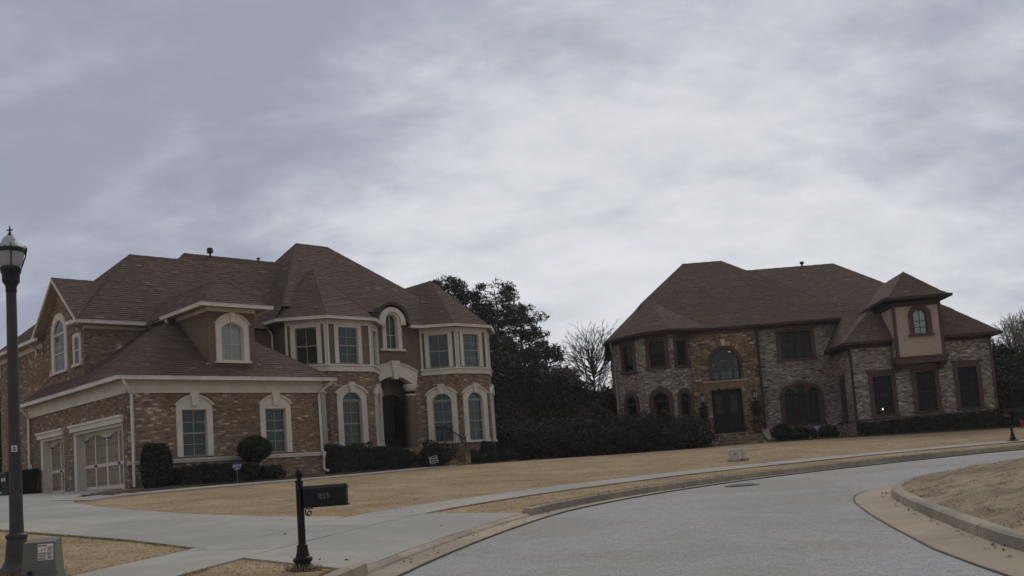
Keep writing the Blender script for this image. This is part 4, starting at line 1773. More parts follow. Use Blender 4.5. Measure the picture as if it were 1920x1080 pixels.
# floor of the porch and the brick steps
st = MB()
st.box(13.3, 16.2, 2.9, DEP, 1.4, 2.74)
for i in range(5):
    st.box(14.0, 16.0, 2.9 - .36 * (i + 1), 2.9 - .36 * i + .01, 1.3, 2.74 - .17 * (i + 1))
st.box(16.0, 16.3, 1.0, 3.2, 1.3, 2.35)
S_ = st.build('front_steps', M['mortar_a'], H)
for fr, x0, x1, z0, z1 in [(Fr((16.0 - 2.0, 2.9 - .36 * (i + 1)), (16.0, 2.9 - .36 * (i + 1))), 0, 2.0, 2.74 - .17 * (i + 2), 2.74 - .17 * (i + 1)) for i in range(5)] + [(Fr((16.0, 1.0), (16.3, 1.0)), 0, .3, 1.4, 2.35), (Fr((13.3, 2.9), (16.2, 2.9)), 0, 2.9, 1.6, 2.74)]:
    pieces_mesh('brickwork', fr, laid(fr, x0, x1, z0, z1, [], .203, .076), M['brick_a'], S_)
# iron handrail on the right of the steps
rl = thing('handrail', None, None)
rl.parent = H
ZOFF[rl.name] = zoff(H)
rp = [(16.15, 3.25, 2.72), (16.15, 2.6, 2.72), (16.15, 1.1, 2.0)]
for p in (rp[0], rp[1], rp[2]):
    b_ = MB()
    b_.bar([p, (p[0], p[1], p[2] + 1.0)], .05)
    b_.lathe([(.02, p[2] + 1.0), (.045, p[2] + 1.03), (.03, p[2] + 1.07), (.005, p[2] + 1.1)], 8, (p[0], p[1]))
    b_.build('post', M['black_iron'], rl)
b_ = MB()
b_.bar([(p[0], p[1], p[2] + .95) for p in rp], .045)
b_.bar([(p[0], p[1], p[2] + .14) for p in rp], .03)
b_.build('rail', M['black_iron'], rl)
for i in range(5):
    b_ = MB()
    y_ = 3.14 - .108 * i
    b_.bar([(16.15, y_, 2.86), (16.15, y_, 3.67)], .022)
    b_.build('baluster', M['black_iron'], rl)
for i in range(11):
    b_ = MB()
    f_ = (i + 1) / 12
    y_, z_ = 2.6 - 1.5 * f_, 2.72 - .72 * f_
    b_.bar([(16.15, y_, z_ + .14), (16.15, y_, z_ + .95)], .022)
    b_.build('baluster', M['black_iron'], rl)
# porch lamp
pl_ = MB()
pl_.lathe([(.02, 6.32), (.02, 6.05), (.10, 6.02), (.13, 5.86), (.08, 5.76), (.02, 5.74)][::-1], 8, (14.4, 5.2))
pl_.build('porch_lamp', M['black_iron'], H)

# ---- roofs
E0 = 5.60
G0, G1, GFv, GB = -.45, 8.22, -.45, 10.9
tg = .78
ap_u, ap_v = (G0 + G1) / 2, GFv + (G1 - G0) / 2
apz = E0 + tg * (G1 - G0) / 2
roof(H, [[(G0, GFv, E0), (G1, GFv, E0), (ap_u, ap_v, apz)],
         [(G1, GFv, E0), (G1, GB, E0), (ap_u, GB, apz), (ap_u, ap_v, apz)],
         [(G0, GB, E0), (G0, GFv, E0), (ap_u, ap_v, apz), (ap_u, GB, apz)]],
     [((G0, GFv, E0), (ap_u, ap_v, apz)), ((G1, GFv, E0), (ap_u, ap_v, apz))],
     soffit=[[(G0, GFv, E0 - .03), (G1, GFv, E0 - .03), (G1, GB, E0 - .03), (G0, GB, E0 - .03)][::-1]], closed=[[(G0, GB, E0), (ap_u, GB, apz), (G1, GB, E0)]])
gutter(H, [(G1 + .0, GFv + .6, E0 + .03), (G1, GFv, E0 + .03), (G0, GFv, E0 + .03), (G0, GB, E0 + .03)][::-1])
# left gable
rz, ez = 10.66, 8.46
roof(H, [[(.1, 5.0, ez), (5.5, 5.0, ez), (5.5, 7.75, rz), (.1, 7.75, rz)], [(.1, 7.75, rz), (5.5, 7.75, rz), (5.5, 10.5, ez), (.1, 10.5, ez)]],
     [((.1, 7.75, rz), (3.2, 7.75, rz))], name='gable_roof')
for s_ in (-1, 1):
    rk = MB()
    yb = 7.75 + s_ * 2.78
    p0, p1 = Vector((.08, 7.75, rz - .02)), Vector((.08, yb, ez - .02))
    n_ = Vector((0, 0, 1))
    w_ = Vector((0, 0, -.13))
    q = [p0, p1, p1 + w_, p0 + w_]
    b2 = [v_ + Vector((.06, 0, 0)) for v_ in q]
    rk.add(q + b2, [(0, 1, 2, 3), (7, 6, 5, 4), (0, 4, 5, 1), (1, 5, 6, 2), (2, 6, 7, 3), (3, 7, 4, 0)])
    rk.build('rake_board', M['cream'], H)
    rk = MB()
    # soffit between rake and wall
    q = [p0 + Vector((.06, 0, -.06)), p1 + Vector((.06, 0, -.06)), p1 + Vector((.46, 0, -.06)), p0 + Vector((.46, 0, -.06))]
    b2 = [v_ + Vector((0, 0, -.03)) for v_ in q]
    rk.add(q + b2, [(0, 1, 2, 3), (7, 6, 5, 4), (0, 4, 5, 1), (1, 5, 6, 2), (2, 6, 7, 3), (3, 7, 4, 0)])
    rk.build('soffit', M['soffit'], H)
    rk = MB()
gutter(H, [(.0, 5.75, ez + .04), (.08, 4.98, ez + .04), (3.3, 4.98, ez + .04)])
sb = MB()
sb.box(.1, 3.4, 5.0, 5.42, ez - .12, ez - .08)
sb.build('soffit', M['soffit'], H)
sb = MB()
sb.box(.1, .52, 5.42, 6.0, ez - .12, ez - .08)
sb.build('soffit', M['soffit'], H)
sb = MB()
sb.box(.1, .52, 10.0, 16.9, ez - .14, ez - .10)
sb.build('soffit', M['soffit'], H)
gutter(H, [(.08, 16.9, ez + .0), (.08, 9.75, ez + .0)])
downspout(H, [(3.0, 4.98, ez - .1), (3.0, 5.2, ez - .32), (3.0, 5.33, ez - .42), (3.0, 5.34, 7.75)])
downspout(H, [(.1, 10.9, ez - .1), (.3, 10.9, ez - .25), (.43, 10.95, ez - .35), (.44, 10.95, ez - .6)])
# main hips: left block, middle block, tall block
e1 = 8.48
roof(H, [[(.1, 16.4, e1), (.1, 10.5, e1), (2.2, 7.75, 10.66), (3.64, 8.5, 12.16)], [(.1, 5.0, e1), (3.64, 8.5, 12.16), (2.2, 7.75, 10.66)], [(.1, 5.0, e1), (9.5, 5.0, e1), (9.5, 8.5, 12.16), (3.64, 8.5, 12.16)],
         [(9.5, 16.4, e1), (.1, 16.4, e1), (3.64, 8.5, 12.16), (9.5, 8.5, 12.16)]],
     [((3.64, 8.5, 12.16), (6.3, 8.5, 12.16)), ((.1, 16.4, e1), (3.64, 8.5, 12.16))])
roof(H, [[(2.76, 12.6, e1), (2.76, 5.4, e1), (6.36, 9.0, 12.6)], [(2.76, 5.4, e1), (14, 5.4, e1), (14, 9.0, 12.6), (6.36, 9.0, 12.6)], [(14, 12.6, e1), (2.76, 12.6, e1), (6.36, 9.0, 12.6), (14, 9.0, 12.6)]],
     [((6.36, 9.0, 12.6), (12, 9.0, 12.6))])
e2 = 8.80
TL, TR, TF, TB = 8.25, 19.75, 3.75, 14.6
roof(H, [[(8.79, 4.45, 9.474), (18.95, 4.45, 9.474), (14.0, 8.8, 13.66), (12.18, 8.8, 13.66)], [(15.34, 3.75, e2), (16.6, 3.75, e2), (16.6, 4.5, 9.522), (15.34, 4.5, 9.522)], [(TR, TF, e2), (TR, TB, e2), (14.0, 8.8, 13.66)],
         [(TR, TB, e2), (TL, TB, e2), (12.18, 8.8, 13.66), (14.0, 8.8, 13.66)], [(TL, TB, e2), (TL, 4.25, e2), (8.79, 4.45, 9.474), (12.18, 8.8, 13.66)]],
     [((12.18, 8.8, 13.66), (14.0, 8.8, 13.66)), ((14.0, 8.8, 13.66), (TR, TF, e2)), ((12.18, 8.8, 13.66), (TL, TB, e2)), ((12.18, 8.8, 13.66), (8.79, 4.45, 9.474))],
     soffit=[[(15.34, 3.75, e2 - .06), (16.05, 3.75, e2 - .06), (16.05, 4.5, e2 - .06), (15.34, 4.5, e2 - .06)][::-1]])
gutter(H, [(15.35, 3.78, e2 + .02), (16.1, 3.78, e2 + .02)])
for o_ in (0.0, 7.27):
    az = 11.72
    A, B, Cc, Dd = (8.30 + o_, 4.25, e2), (9.93 + o_, 2.66, e2), (12.5 + o_ - (.22 if o_ else 0), 2.66, e2), (14.12 + o_ - (.22 if o_ else 0), 4.25, e2)
    cx = 11.44 + o_ - (.12 if o_ else 0)
    T0, T1 = (cx, 6.1, az), (cx, 9.4, az)
    bk = 8.5
    roof(H, [[A, B, T0], [B, Cc, T0], [Cc, Dd, T0], [Dd, (Dd[0], bk, e2), T1, T0], [(A[0], bk, e2), A, T0, T1]],
         [(A, T0), (B, T0), (Cc, T0), (Dd, T0), (T0, T1)], name='bay_roof',
         soffit=[[(A[0], A[1], e2 - .05), (B[0], B[1], e2 - .05), (Cc[0], Cc[1], e2 - .05), (Dd[0], Dd[1], e2 - .05), (Dd[0], 6, e2 - .05), (A[0], 6, e2 - .05)][::-1]])
    pth = [(A[0], 7.2, e2 + .03), (A[0], A[1], e2 + .03), (B[0], B[1], e2 + .03), (Cc[0], Cc[1], e2 + .03), (Dd[0], Dd[1], e2 + .03)]
    if o_:
        pth = pth[1:] + [(Dd[0], 7, e2 + .03)]
    gutter(H, pth)
# dormer roof
q0, q1, qv, qe, qz = 2.77, 5.62, -.25, 8.42, 9.76
qm = (q0 + q1) / 2
roof(H, [[(q0, qv, qe), (q1, qv, qe), (qm, 1.25, qz)], [(q1, qv, qe), (q1, 6.0, qe), (qm, 6.6, qz), (qm, 1.25, qz)], [(q0, 6.0, qe), (q0, qv, qe), (qm, 1.25, qz), (qm, 6.6, qz)]],
     [((q0, qv, qe), (qm, 1.25, qz)), ((q1, qv, qe), (qm, 1.25, qz)), ((qm, 1.25, qz), (qm, 6.6, qz))], name='dormer_roof',
     soffit=[[(q0, qv, qe - .03), (q1, qv, qe - .03), (q1, 5.5, qe - .03), (q0, 5.5, qe - .03)][::-1]])
gutter(H, [(q0, 3.4, qe + .04), (q0, qv, qe + .04), (q1, qv, qe + .04), (q1, .8, qe + .04)][::1])
downspout(H, [(q0 + .02, 3.0, qe - .1), (q0 + .05, 3.0, qe - .2), (q0 + .2, 3.0, qe - .27)])
# downspouts
downspout(H, [(-.28, -.45, E0 - .1), (-.22, -.42, E0 - .22), (.10, -.13, 5.02), (.13, -.10, 4.9), (.13, -.10, 1.75)])
downspout(H, [(8.05, -.45, E0 - .1), (8.0, -.42, E0 - .2), (7.66, -.15, 5.1), (7.64, -.11, 4.95), (7.66, -.11, 2.72), (7.69, -.19, 2.6), (7.69, -.19, 2.45), (7.7, -.11, 2.3), (7.72, -.11, 1.95), (7.84, -.22, 1.86)])
downspout(H, [(-.42, 10.3, E0 - .1), (-.38, 10.3, E0 - .2), (-.13, 10.4, 5.1), (-.10, 10.42, 4.95), (-.10, 10.42, 1.9)])
downspout(H, [(8.34, 5.3, e2 - .1), (8.4, 5.3, e2 - .2), (8.62, 5.3, e2 - .45), (8.66, 5.3, e2 - .6), (8.66, 5.3, 6.6)])
downspout(H, [(20.95, 4.9, e2 - .08), (20.95, 4.85, e2 - .4), (20.85, 4.55, e2 - .9), (20.92, 4.5, e2 - 1.0), (20.92, 4.5, 1.7)])
# vents on the ridge
vb = MB()
vb.lathe([(.05, 12.5), (.05, 12.72), (.13, 12.72), (.15, 12.80), (.13, 12.86), (.15, 12.88), (.13, 12.96), (.02, 12.98)], 10, (7.6, 8.9))
vb.build('roof_vent', M['black_iron'], H)
vb = MB()
vb.lathe([(.05, 12.55), (.05, 12.68), (.10, 12.70), (.08, 12.76), (.01, 12.78)], 8, (10.15, 9.0))
vb.build('roof_vent', M['black_iron'], H)
mt = MB()
mt.box(-.16, -.002, 10.25, 10.42, 2.35, 2.75)
mt.bar([(-.06, 10.33, 2.75), (-.06, 10.33, 3.1)], .05)
mt.build('meter_box', M['white_metal'], H)
# ------------------------------------------------------------------ house on the right: rose grey brick, rust trim, stone entry
HB = thing('stone_entry_house', 'rose grey brick house with rust trim, stone arched entry and tan stucco turret', 'house', (11.974, 55.0, 1.62), R_(-2))
ZOFF[HB.name] = 1.62
H = HB
ZG = 1.3
KW = dict(trim='rust_trim', sash='dark_sash', glass='glass_dark', back='room_shade')
# bay on the left
V0, V1, V2, V3 = (-8.5, 2.0), (-7.05, -.3), (-5.45, -1.15), (-4.3, -.2)
for i, (a, b) in enumerate(((V0, V1), (V1, V2), (V2, V3))):
    fr = Fr(a, b)
    cx = (fr.L * .52, fr.L * .55, fr.L * .52)[i]
    gw = (.95, .92, .72)[i]
    up = window(H, fr, cx, gw, 6.43, 7.86, 0, jamb=(.26, .24, .17)[i], head=.3, rows=4, cols=2, proud=.06, **{**KW, 'back': 'room_panel'})
    lo = window(H, fr, cx, gw, 2.7, 4.55, gw / 2 - .01, jamb=(.30, .28, .22)[i], head=.30, rows=3, cols=2, transom=.1, proud=.06, **KW)
    brick_wall(H, fr, 0, fr.L, ZG, 8.2, [up, lo], 'brick_b')
    f = MB()
    fbox(f, fr, -.03, fr.L + .03, .002, .07, 8.16, 8.4)
    f.build('frieze_board', M['rust_trim'], H)
plain_wall(H, Fr((-8.5, 12.5), V0), 0, 10.5, ZG, 8.4, [], 'mortar_b')
# stone entry
PF = Fr((-4.3, -.3), (-.5, -.3))
PX = lambda p: p + 4.3
aw = window(H, PF, PX(-2.42), 1.62, 5.48, 6.42, .80, jamb=.16, head=.15, rows=2, cols=2, proud=.02, sill=False, rec=.12, meet=False, trim='rust_trim', sash='dark_sash', glass='glass', back='room_panel', back_at=.95)
door_h = (PX(-2.47), .86, ZG, 4.97, 0)
arch_hole = (PX(-2.42), 1.42, 6.35, 6.42, 1.36)
lint_hole = (PX(-2.45), 1.28, 4.98, 5.47, 0)
brick_wall(H, PF, 0, PF.L, ZG, 8.15, [aw, (door_h, door_h), (arch_hole, None), (lint_hole, None)], 'stone_b', length=.24, ch=.098, wild=.28, th=.3)
# voussoirs round the arch, each a stone of its own
for k in range(13):
    a0, a1 = PI * (k / 13) + .012, PI * ((k + 1) / 13) - .012
    r0 = .985
    r1 = 1.26 + (.12 if k % 2 == 0 else 0) + random.uniform(-.03, .03)
    c = (PX(-2.42), 6.42)
    p = [(c[0] + r0 * math.cos(a0), c[1] + r0 * math.sin(a0)), (c[0] + r1 * math.cos(a0), c[1] + r1 * math.sin(a0)), (c[0] + r1 * math.cos(a1), c[1] + r1 * math.sin(a1)), (c[0] + r0 * math.cos(a1), c[1] + r0 * math.sin(a1))]
    m = MB()
    fprism(m, PF, p, 0.001, .05 + random.uniform(0, .03))
    m.t = [(.30, .62, .50, .68, .42, .72, .97, .25, .55, .22, .60, .35, .15)[k]] * len(m.t)
    m.build('arch_stone', M['stone_b'], H, tint=True)
for i, (a, b) in enumerate(((-3.72, -2.9), (-2.88, -2.05), (-2.03, -1.18))):
    m = MB()
    fbox(m, PF, PX(a), PX(b), .001, .06, 5.02, 5.34)
    m.t = [(.35, .5, .4)[i]] * 6
    m.build('lintel_stone', M['stone_b'], H, tint=True)
m = MB()
fbox(m, PF, PX(-3.75), PX(-1.15), .001, .11, 5.345, 5.46)
m.t = [.72] * 6
m.build('window_ledge', M['stone_b'], H, tint=True)
f = MB()
fbox(f, PF, 0, PF.L, .002, .08, 8.12, 8.4)
f.build('frieze_board', M['rust_trim'], H)
# white panels painted as rear-window daylight between stair balusters, behind the arch
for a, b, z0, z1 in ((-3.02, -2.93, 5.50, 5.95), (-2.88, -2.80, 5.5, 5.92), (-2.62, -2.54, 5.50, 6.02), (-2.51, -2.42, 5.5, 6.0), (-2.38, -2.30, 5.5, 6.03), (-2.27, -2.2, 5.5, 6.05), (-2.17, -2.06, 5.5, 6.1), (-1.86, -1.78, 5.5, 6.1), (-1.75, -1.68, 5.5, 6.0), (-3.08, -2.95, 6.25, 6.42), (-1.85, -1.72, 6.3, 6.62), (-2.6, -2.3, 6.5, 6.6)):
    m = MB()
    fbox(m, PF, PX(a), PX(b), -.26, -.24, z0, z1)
    m.build('daylight_panel', M['white_blind'], H)
# double door
dr_ = MB()
fbox(dr_, PF, PX(-3.33), PX(-1.61), -.34, -.30, 2.4, 4.97)
DD = dr_.build('entry_door', M['dark_door'], H)
for s in (-1, 1):
    for z0, z1 in ((2.62, 3.35), (3.5, 4.8)):
        m = MB()
        c = -2.47 + s * .43
        fring(m, PF, [(PX(c) - .33, z0), (PX(c) - .33, z1), (PX(c) + .33, z1), (PX(c) + .33, z0)], [(PX(c) - .28, z0), (PX(c) - .28, z1 - .05), (PX(c) + .28, z1 - .05), (PX(c) + .28, z0)], -.30, -.275)
        m.build('door_moulding', M['dark_door'], DD)
    m = MB()
    m.bar([PF.P(PX(-2.47 + s * .07), -.24, 3.45), PF.P(PX(-2.47 + s * .07), -.24, 3.85)], .035)
    m.build('handle', M['black_iron'], DD)
    m = MB()
    fbox(m, PF, PX(-2.47 + s * .43) - .2, PX(-2.47 + s * .43) + .2, -.30, -.292, 3.6, 4.65)
    m.build('door_inset', M['dark_print'], DD)
m = MB()
fbox(m, PF, PX(-2.475), PX(-2.465), -.30, -.29, 2.45, 4.95)
m.build('meeting_strip', M['black_iron'], DD)
# main front
MF = Fr((-.5, 0), (3.62, 0))
MX = lambda p: p + .5
m1 = window(H, MF, MX(1.68), 1.66, 6.38, 7.90, 0, jamb=.26, head=.2, rows=3, cols=4, proud=.06, meet=False, **{**KW, 'back': 'room_panel'})
m = MB()
fbox(m, MF, MX(1.62), MX(1.74), -.12, .0, 6.38, 7.9)
m.build('mullion', M['dark_sash'], H)
trip = []
for c, w, zs_ in ((1.06, .56, 4.42), (1.70, .62, 4.62), (2.36, .56, 4.42)):
    trip.append(window(H, MF, MX(c), w, 2.72, zs_, w / 2 - .01, jamb=.045, head=.20, rows=2, cols=1, transom=.1, proud=.05, sill=False, name='arched_light', **KW))
m = MB()
pts_o, pts_i = [], []
fbox(m, MF, MX(.50), MX(.735), -.05, .07, 2.72, 4.45)
m.build('window_jamb', M['rust_trim'], H)
m = MB()
fbox(m, MF, MX(2.685), MX(2.92), -.05, .07, 2.72, 4.45)
m.build('window_jamb', M['rust_trim'], H)
m = MB()
fbox(m, MF, MX(.45), MX(2.97), -.05, .12, 2.60, 2.715)
m.build('sill', M['rust_trim'], H)
for c, w, zs_ in ((1.06, .56, 4.42), (1.70, .62, 4.62), (2.36, .56, 4.42)):
    m = MB()
    r = w / 2 + .22
    k = PI * .5 + .35 if c != 1.7 else PI * .5
    a_l = [(MX(c) + r * math.cos(t), zs_ + r * math.sin(t)) for t in np.linspace(PI, 0, 15)]
    b_l = [(MX(c) + (r - .2) * math.cos(t), zs_ + (r - .2) * math.sin(t)) for t in np.linspace(PI, 0, 15)]
    fring(m, MF, a_l, b_l, .002, .055 + (.006 if c == 1.7 else 0))
    m.build('arch_moulding', M['rust_trim'], H)
trip_hole = [((MX(1.71), 1.21, 2.6, 4.45, .70), None)]
brick_wall(H, MF, 0, MF.L, ZG, 8.2, [m1] + [(None, t[1]) for t in trip] + trip_hole, 'brick_b')
f = MB()
fbox(f, MF, 0, MF.L + 1.5, .002, .07, 8.16, 8.4)
f.build('frieze_board', M['rust_trim'], H)
# wing: left return, front, right end
SF = Fr((3.62, 0), (3.62, -4))
s1 = window(H, SF, 1.85, .62, 2.68, 4.85, 0, jamb=.22, head=.28, rows=4, cols=1, **KW)
brick_wall(H, SF, 0, 4, ZG, 6.5, [s1], 'brick_b')
WF = Fr((3.62, -4), (10.85, -4))
WX = lambda p: p - 3.62
ws = []
for c, zt_, hd in ((5.08, 4.75, .24), (7.30, 4.82, .2), (9.47, 4.90, .24)):
    ws.append(window(H, WF, WX(c), .96, 2.78, zt_, 0, jamb=.22, head=hd, rows=4, cols=2, **KW))
sb_hole = ((WX(7.2), 4, 2.48, 2.62, 0), None)
bx_hole = ((WX(6.97), 1.35, 5.0, 6.5, 0), None)
brick_wall(H, WF, 0, WF.L, ZG, 6.5, ws + [sb_hole, bx_hole], 'brick_b')
for c, zt_, hd in ((5.08, 4.75, .24), (9.47, 4.90, .24)):
    m = MB()
    fprism(m, WF, [(WX(c) - .74, zt_ + hd - .02), (WX(c) + .74, zt_ + hd - .02), (WX(c) + .80, zt_ + hd + .10), (WX(c) - .80, zt_ + hd + .10)], .002, .10)
    m.build('head_moulding', M['rust_trim'], H)
m = MB()
fbox(m, WF, -.03, WF.L + .03, .002, .06, 2.50, 2.60)
fbox(m, SF, 0, 4.03, .002, .06, 2.50, 2.60)
m.build('water_table', M['rust_trim'], H)
f = MB()
fbox(f, WF, -.05, WF.L + .05, .002, .06, 6.3, 6.52)
fbox(f, SF, 0, 4.0, .002, .06, 6.3, 6.52)
f.build('frieze_board', M['dark_soffit'], H)
plain_wall(H, Fr((10.85, -4), (10.85, 12.5)), 0, 16.5, ZG, 6.5, [], 'mortar_b')
plain_wall(H, Fr((10.85, 12.5), (-8.5, 12.5)), 0, 19.35, ZG, 8.3, [], 'mortar_b')
cb = MB()
fbox(cb, WF, WF.L - .12, WF.L + .012, .002, .045, 1.4, 6.3)
cb.build('corner_board', M['rust_trim'], H)
# the stucco turret box corbelled out over the wing
TF_ = Fr((5.78, -4.7), (8.22, -4.7))
tw = window(H, TF_, 1.34, .68, 6.72, 7.72, .30, jamb=.24, head=.26, rows=3, cols=2, back='white_blind', trim='rust_trim', sash='dark_sash', glass='glass_clear', slats=True, proud=.07, sill_w=.66, meet=False, rec=.06)
plain_wall(H, TF_, 0, TF_.L, 5.62, 8.4, [tw], 'tan_stucco')
TS = Fr((5.78, -1.5), (5.78, -4.7 + .165))
plain_wall(H, TS, 0, TS.L, 5.62, 8.4, [], 'tan_stucco')
plain_wall(H, Fr((8.22, -4.7 + .165), (8.22, -1.5)), 0, TS.L, 5.62, 8.4, [], 'tan_stucco')
for x0, x1 in ((-.02, .13), (TF_.L - .13, TF_.L + .02)):
    m = MB()
    fbox(m, TF_, x0, x1, -.12, .04, 5.6, 8.4)
    m.build('corner_board', M['rust_trim'], H)
m = MB()
fbox(m, TF_, -.1, TF_.L + .1, -.75, .08, 5.24, 5.60)
fbox(m, TF_, -.13, TF_.L + .13, -.75, .12, 5.52, 5.61)
m.build('sill_beam', M['rust_trim'], H)
for x in (-.02, TF_.L - .26):
    m = MB()
    for i in range(3):
        fbox(m, TF_, x, x + .28, -.70, -.08 - i * .2, 5.24 - (i + 1) * .11, 5.24 - i * .11)
    m.build('bracket', M['rust_trim'], H)
m = MB()
fbox(m, TF_, 0, TF_.L, .002, .06, 8.2, 8.45)
fbox(m, TS, 0, TS.L, .002, .06, 8.2, 8.45)
m.build('frieze_board', M['dark_soffit'], H)

# ---- roofs
eB = 8.40
RQ = 6.2
roof(H, [[(-5.2, -.5, eB), (5.63, -.5, eB), (-1.17, RQ, 13.5), (-3.6, RQ, 13.5), (-6.72, 2.3, 10.52)], [(5.63, -.5, eB), (5.63, 12.9, eB), (-1.17, RQ, 13.5)],
         [(-8.95, 12.9, eB), (-8.95, 4.5, eB), (-6.72, 2.3, 10.52), (-3.6, RQ, 13.5)], [(5.63, 12.9, eB), (-8.95, 12.9, eB), (-3.6, RQ, 13.5), (-1.17, RQ, 13.5)]],
     [((-3.6, RQ, 13.5), (-1.17, RQ, 13.5)), ((-1.17, RQ, 13.5), (3.6, 1.5, 9.93)), ((-3.6, RQ, 13.5), (-6.72, 2.3, 10.52))])
roof(H, [[(-2, -.5, eB), (10.45, -.5, eB), (5.82, RQ, 12.75), (-2, RQ, 12.75)], [(10.45, -.5, eB), (10.45, 12.9, eB), (5.82, RQ, 12.75)], [(10.45, 12.9, eB), (-2, 12.9, eB), (-2, RQ, 12.75), (5.82, RQ, 12.75)]],
     [((-1.0, RQ, 12.75), (5.82, RQ, 12.75)), ((5.82, RQ, 12.75), (10.45, -.5, eB))],
     soffit=[[(-4.4, -.5, eB - .04), (10.45, -.5, eB - .04), (10.45, 1.2, eB - .04), (-4.4, 1.2, eB - .04)][::-1]], soffit_mat='dark_soffit')
# bay roof
b0, b1, b2, b3 = (-8.95, 1.75, eB + .02), (-7.3, -.75, eB + .02), (-5.45, -1.62, eB + .02), (-3.3, -.72, eB + .02)
T = (-6.3, 2.62, 10.86)
roof(H, [[b0, b1, T], [b1, b2, T], [b2, b3, T], [(-8.95, 5.5, eB + .02), b0, T]], [(b0, T)], name='bay_roof',
     soffit=[[(p[0], p[1], p[2] - .05) for p in (b0, b1, b2, b3, (-4, 2, eB + .02), (-8.4, 3, eB + .02))][::-1]], soffit_mat='dark_soffit')
# wing roof
wz = 6.56
wa_, wb_, wq = 3.18, 11.28, -4.45
wp, wt = (wa_ + wb_) / 2, 6.56 + .9 * (11.28 - 3.18) / 2
wy = wq + (wb_ - wa_) / 2
roof(H, [[(wa_, wq, wz), (wb_, wq, wz), (wp, wy, wt)], [(wb_, wq, wz), (wb_, 4, wz), (wp, 6, wt), (wp, wy, wt)], [(wa_, 4, wz), (wa_, wq, wz), (wp, wy, wt), (wp, 6, wt)]],
     [((wa_, wq, wz), (wp, wy, wt)), ((wb_, wq, wz), (wp, wy, wt)), ((wp, wy, wt), (wp, 3.2, wt))],
     soffit=[[(wa_, wq, wz - .04), (wb_, wq, wz - .04), (wb_, .3, wz - .04), (wa_, .3, wz - .04)][::-1]], soffit_mat='dark_soffit')
# main slope carried down beside the wing
roof(H, [[(3.2, -3.5, 6.60), (4.25, -.48, 8.44), (3.2, -.3, 6.60)], [(3.2, -3.5, 6.60), (6.4, -.48, 8.46), (4.25, -.48, 8.44)]], closed=[[(4.25, -.48, 8.44), (3.2, -.3, 6.6), (3.2, .1, 6.6), (4.25, .1, 8.44)]])
plain_wall(H, Fr((3.62, .02), (10.4, .02)), 0, 6.7, 6.4, 8.36, [], 'mortar_b')
# turret roof with a slight kick at the eaves
ta, tb, tq, tz = 5.36, 8.66, -5.2, 8.62
tx = (ta + tb) / 2
roof(H, [[(ta, tq, tz), (tb, tq, tz), (tb - .42, tq + .42, tz + .30), (ta + .42, tq + .42, tz + .30)], [(ta + .42, tq + .42, tz + .30), (tb - .42, tq + .42, tz + .30), (tx, -3.3, 10.24)],
         [(tb, tq, tz), (tb, .5, tz), (tb - .42, .5, tz + .3), (tb - .42, tq + .42, tz + .30)], [(tb - .42, tq + .42, tz + .3), (tb - .42, .5, tz + .3), (tx, .5, 10.24), (tx, -3.3, 10.24)],
         [(ta, .5, tz), (ta, tq, tz), (ta + .42, tq + .42, tz + .3), (ta + .42, .5, tz + .3)], [(ta + .42, .5, tz + .3), (ta + .42, tq + .42, tz + .3), (tx, -3.3, 10.24), (tx, .5, 10.24)]],
     [((ta + .42, tq + .42, tz + .3), (tx, -3.3, 10.24)), ((tb - .42, tq + .42, tz + .3), (tx, -3.3, 10.24)), ((tx, -3.3, 10.24), (tx, .4, 10.24))], name='turret_roof',
     soffit=[[(ta, tq, tz - .04), (tb, tq, tz - .04), (tb, .4, tz - .04), (ta, .4, tz - .04)][::-1]], soffit_mat='dark_soffit')
gutter(H, [(-3.6, -.5, eB + .03), (4.25, -.5, eB + .03)], 'dark_soffit')
gutter(H, [(b0[0], 4.0, eB + .03), b0, b1, b2, b3], 'dark_soffit')
gutter(H, [(wa_, -.8, wz + .03), (wa_, wq, wz + .03), (ta + .2, wq, wz + .03)], 'dark_soffit')
gutter(H, [(tb - .2, wq, wz + .03), (wb_, wq, wz + .03), (wb_, 4, wz + .03)], 'dark_soffit')
gutter(H, [(ta, -1.2, tz + .03), (ta, tq, tz + .03), (tb, tq, tz + .03), (tb, -1.2, tz + .03)], 'dark_soffit')
downspout(H, [(3.3, -4.4, wz - .1), (3.5, -4.15, wz - .35), (3.56, -4.08, wz - .5), (3.56, -4.08, 1.7)], 'dark_soffit', .1)
downspout(H, [(-8.7, 1.6, eB - .1), (-8.6, 1.7, eB - .7), (-8.5, 1.85, eB - .9), (-8.5, 1.85, 1.6)], 'soffit', .1)
downspout(H, [(-.5, -.4, eB - .1), (-.5, -.42, 1.8)], 'dark_soffit', .09)
for p, q, z, h in ((3.9, 6.3, 12.6, .45), (1.7, 3.6, 11.0, .22)):
    m = MB()
    m.lathe([(.06, z), (.06, z + h - .15), (.13, z + h - .14), (.13, z + h), (.02, z + h + .02)], 10, (p, q))
    m.build('roof_vent', M['black_iron'], H)
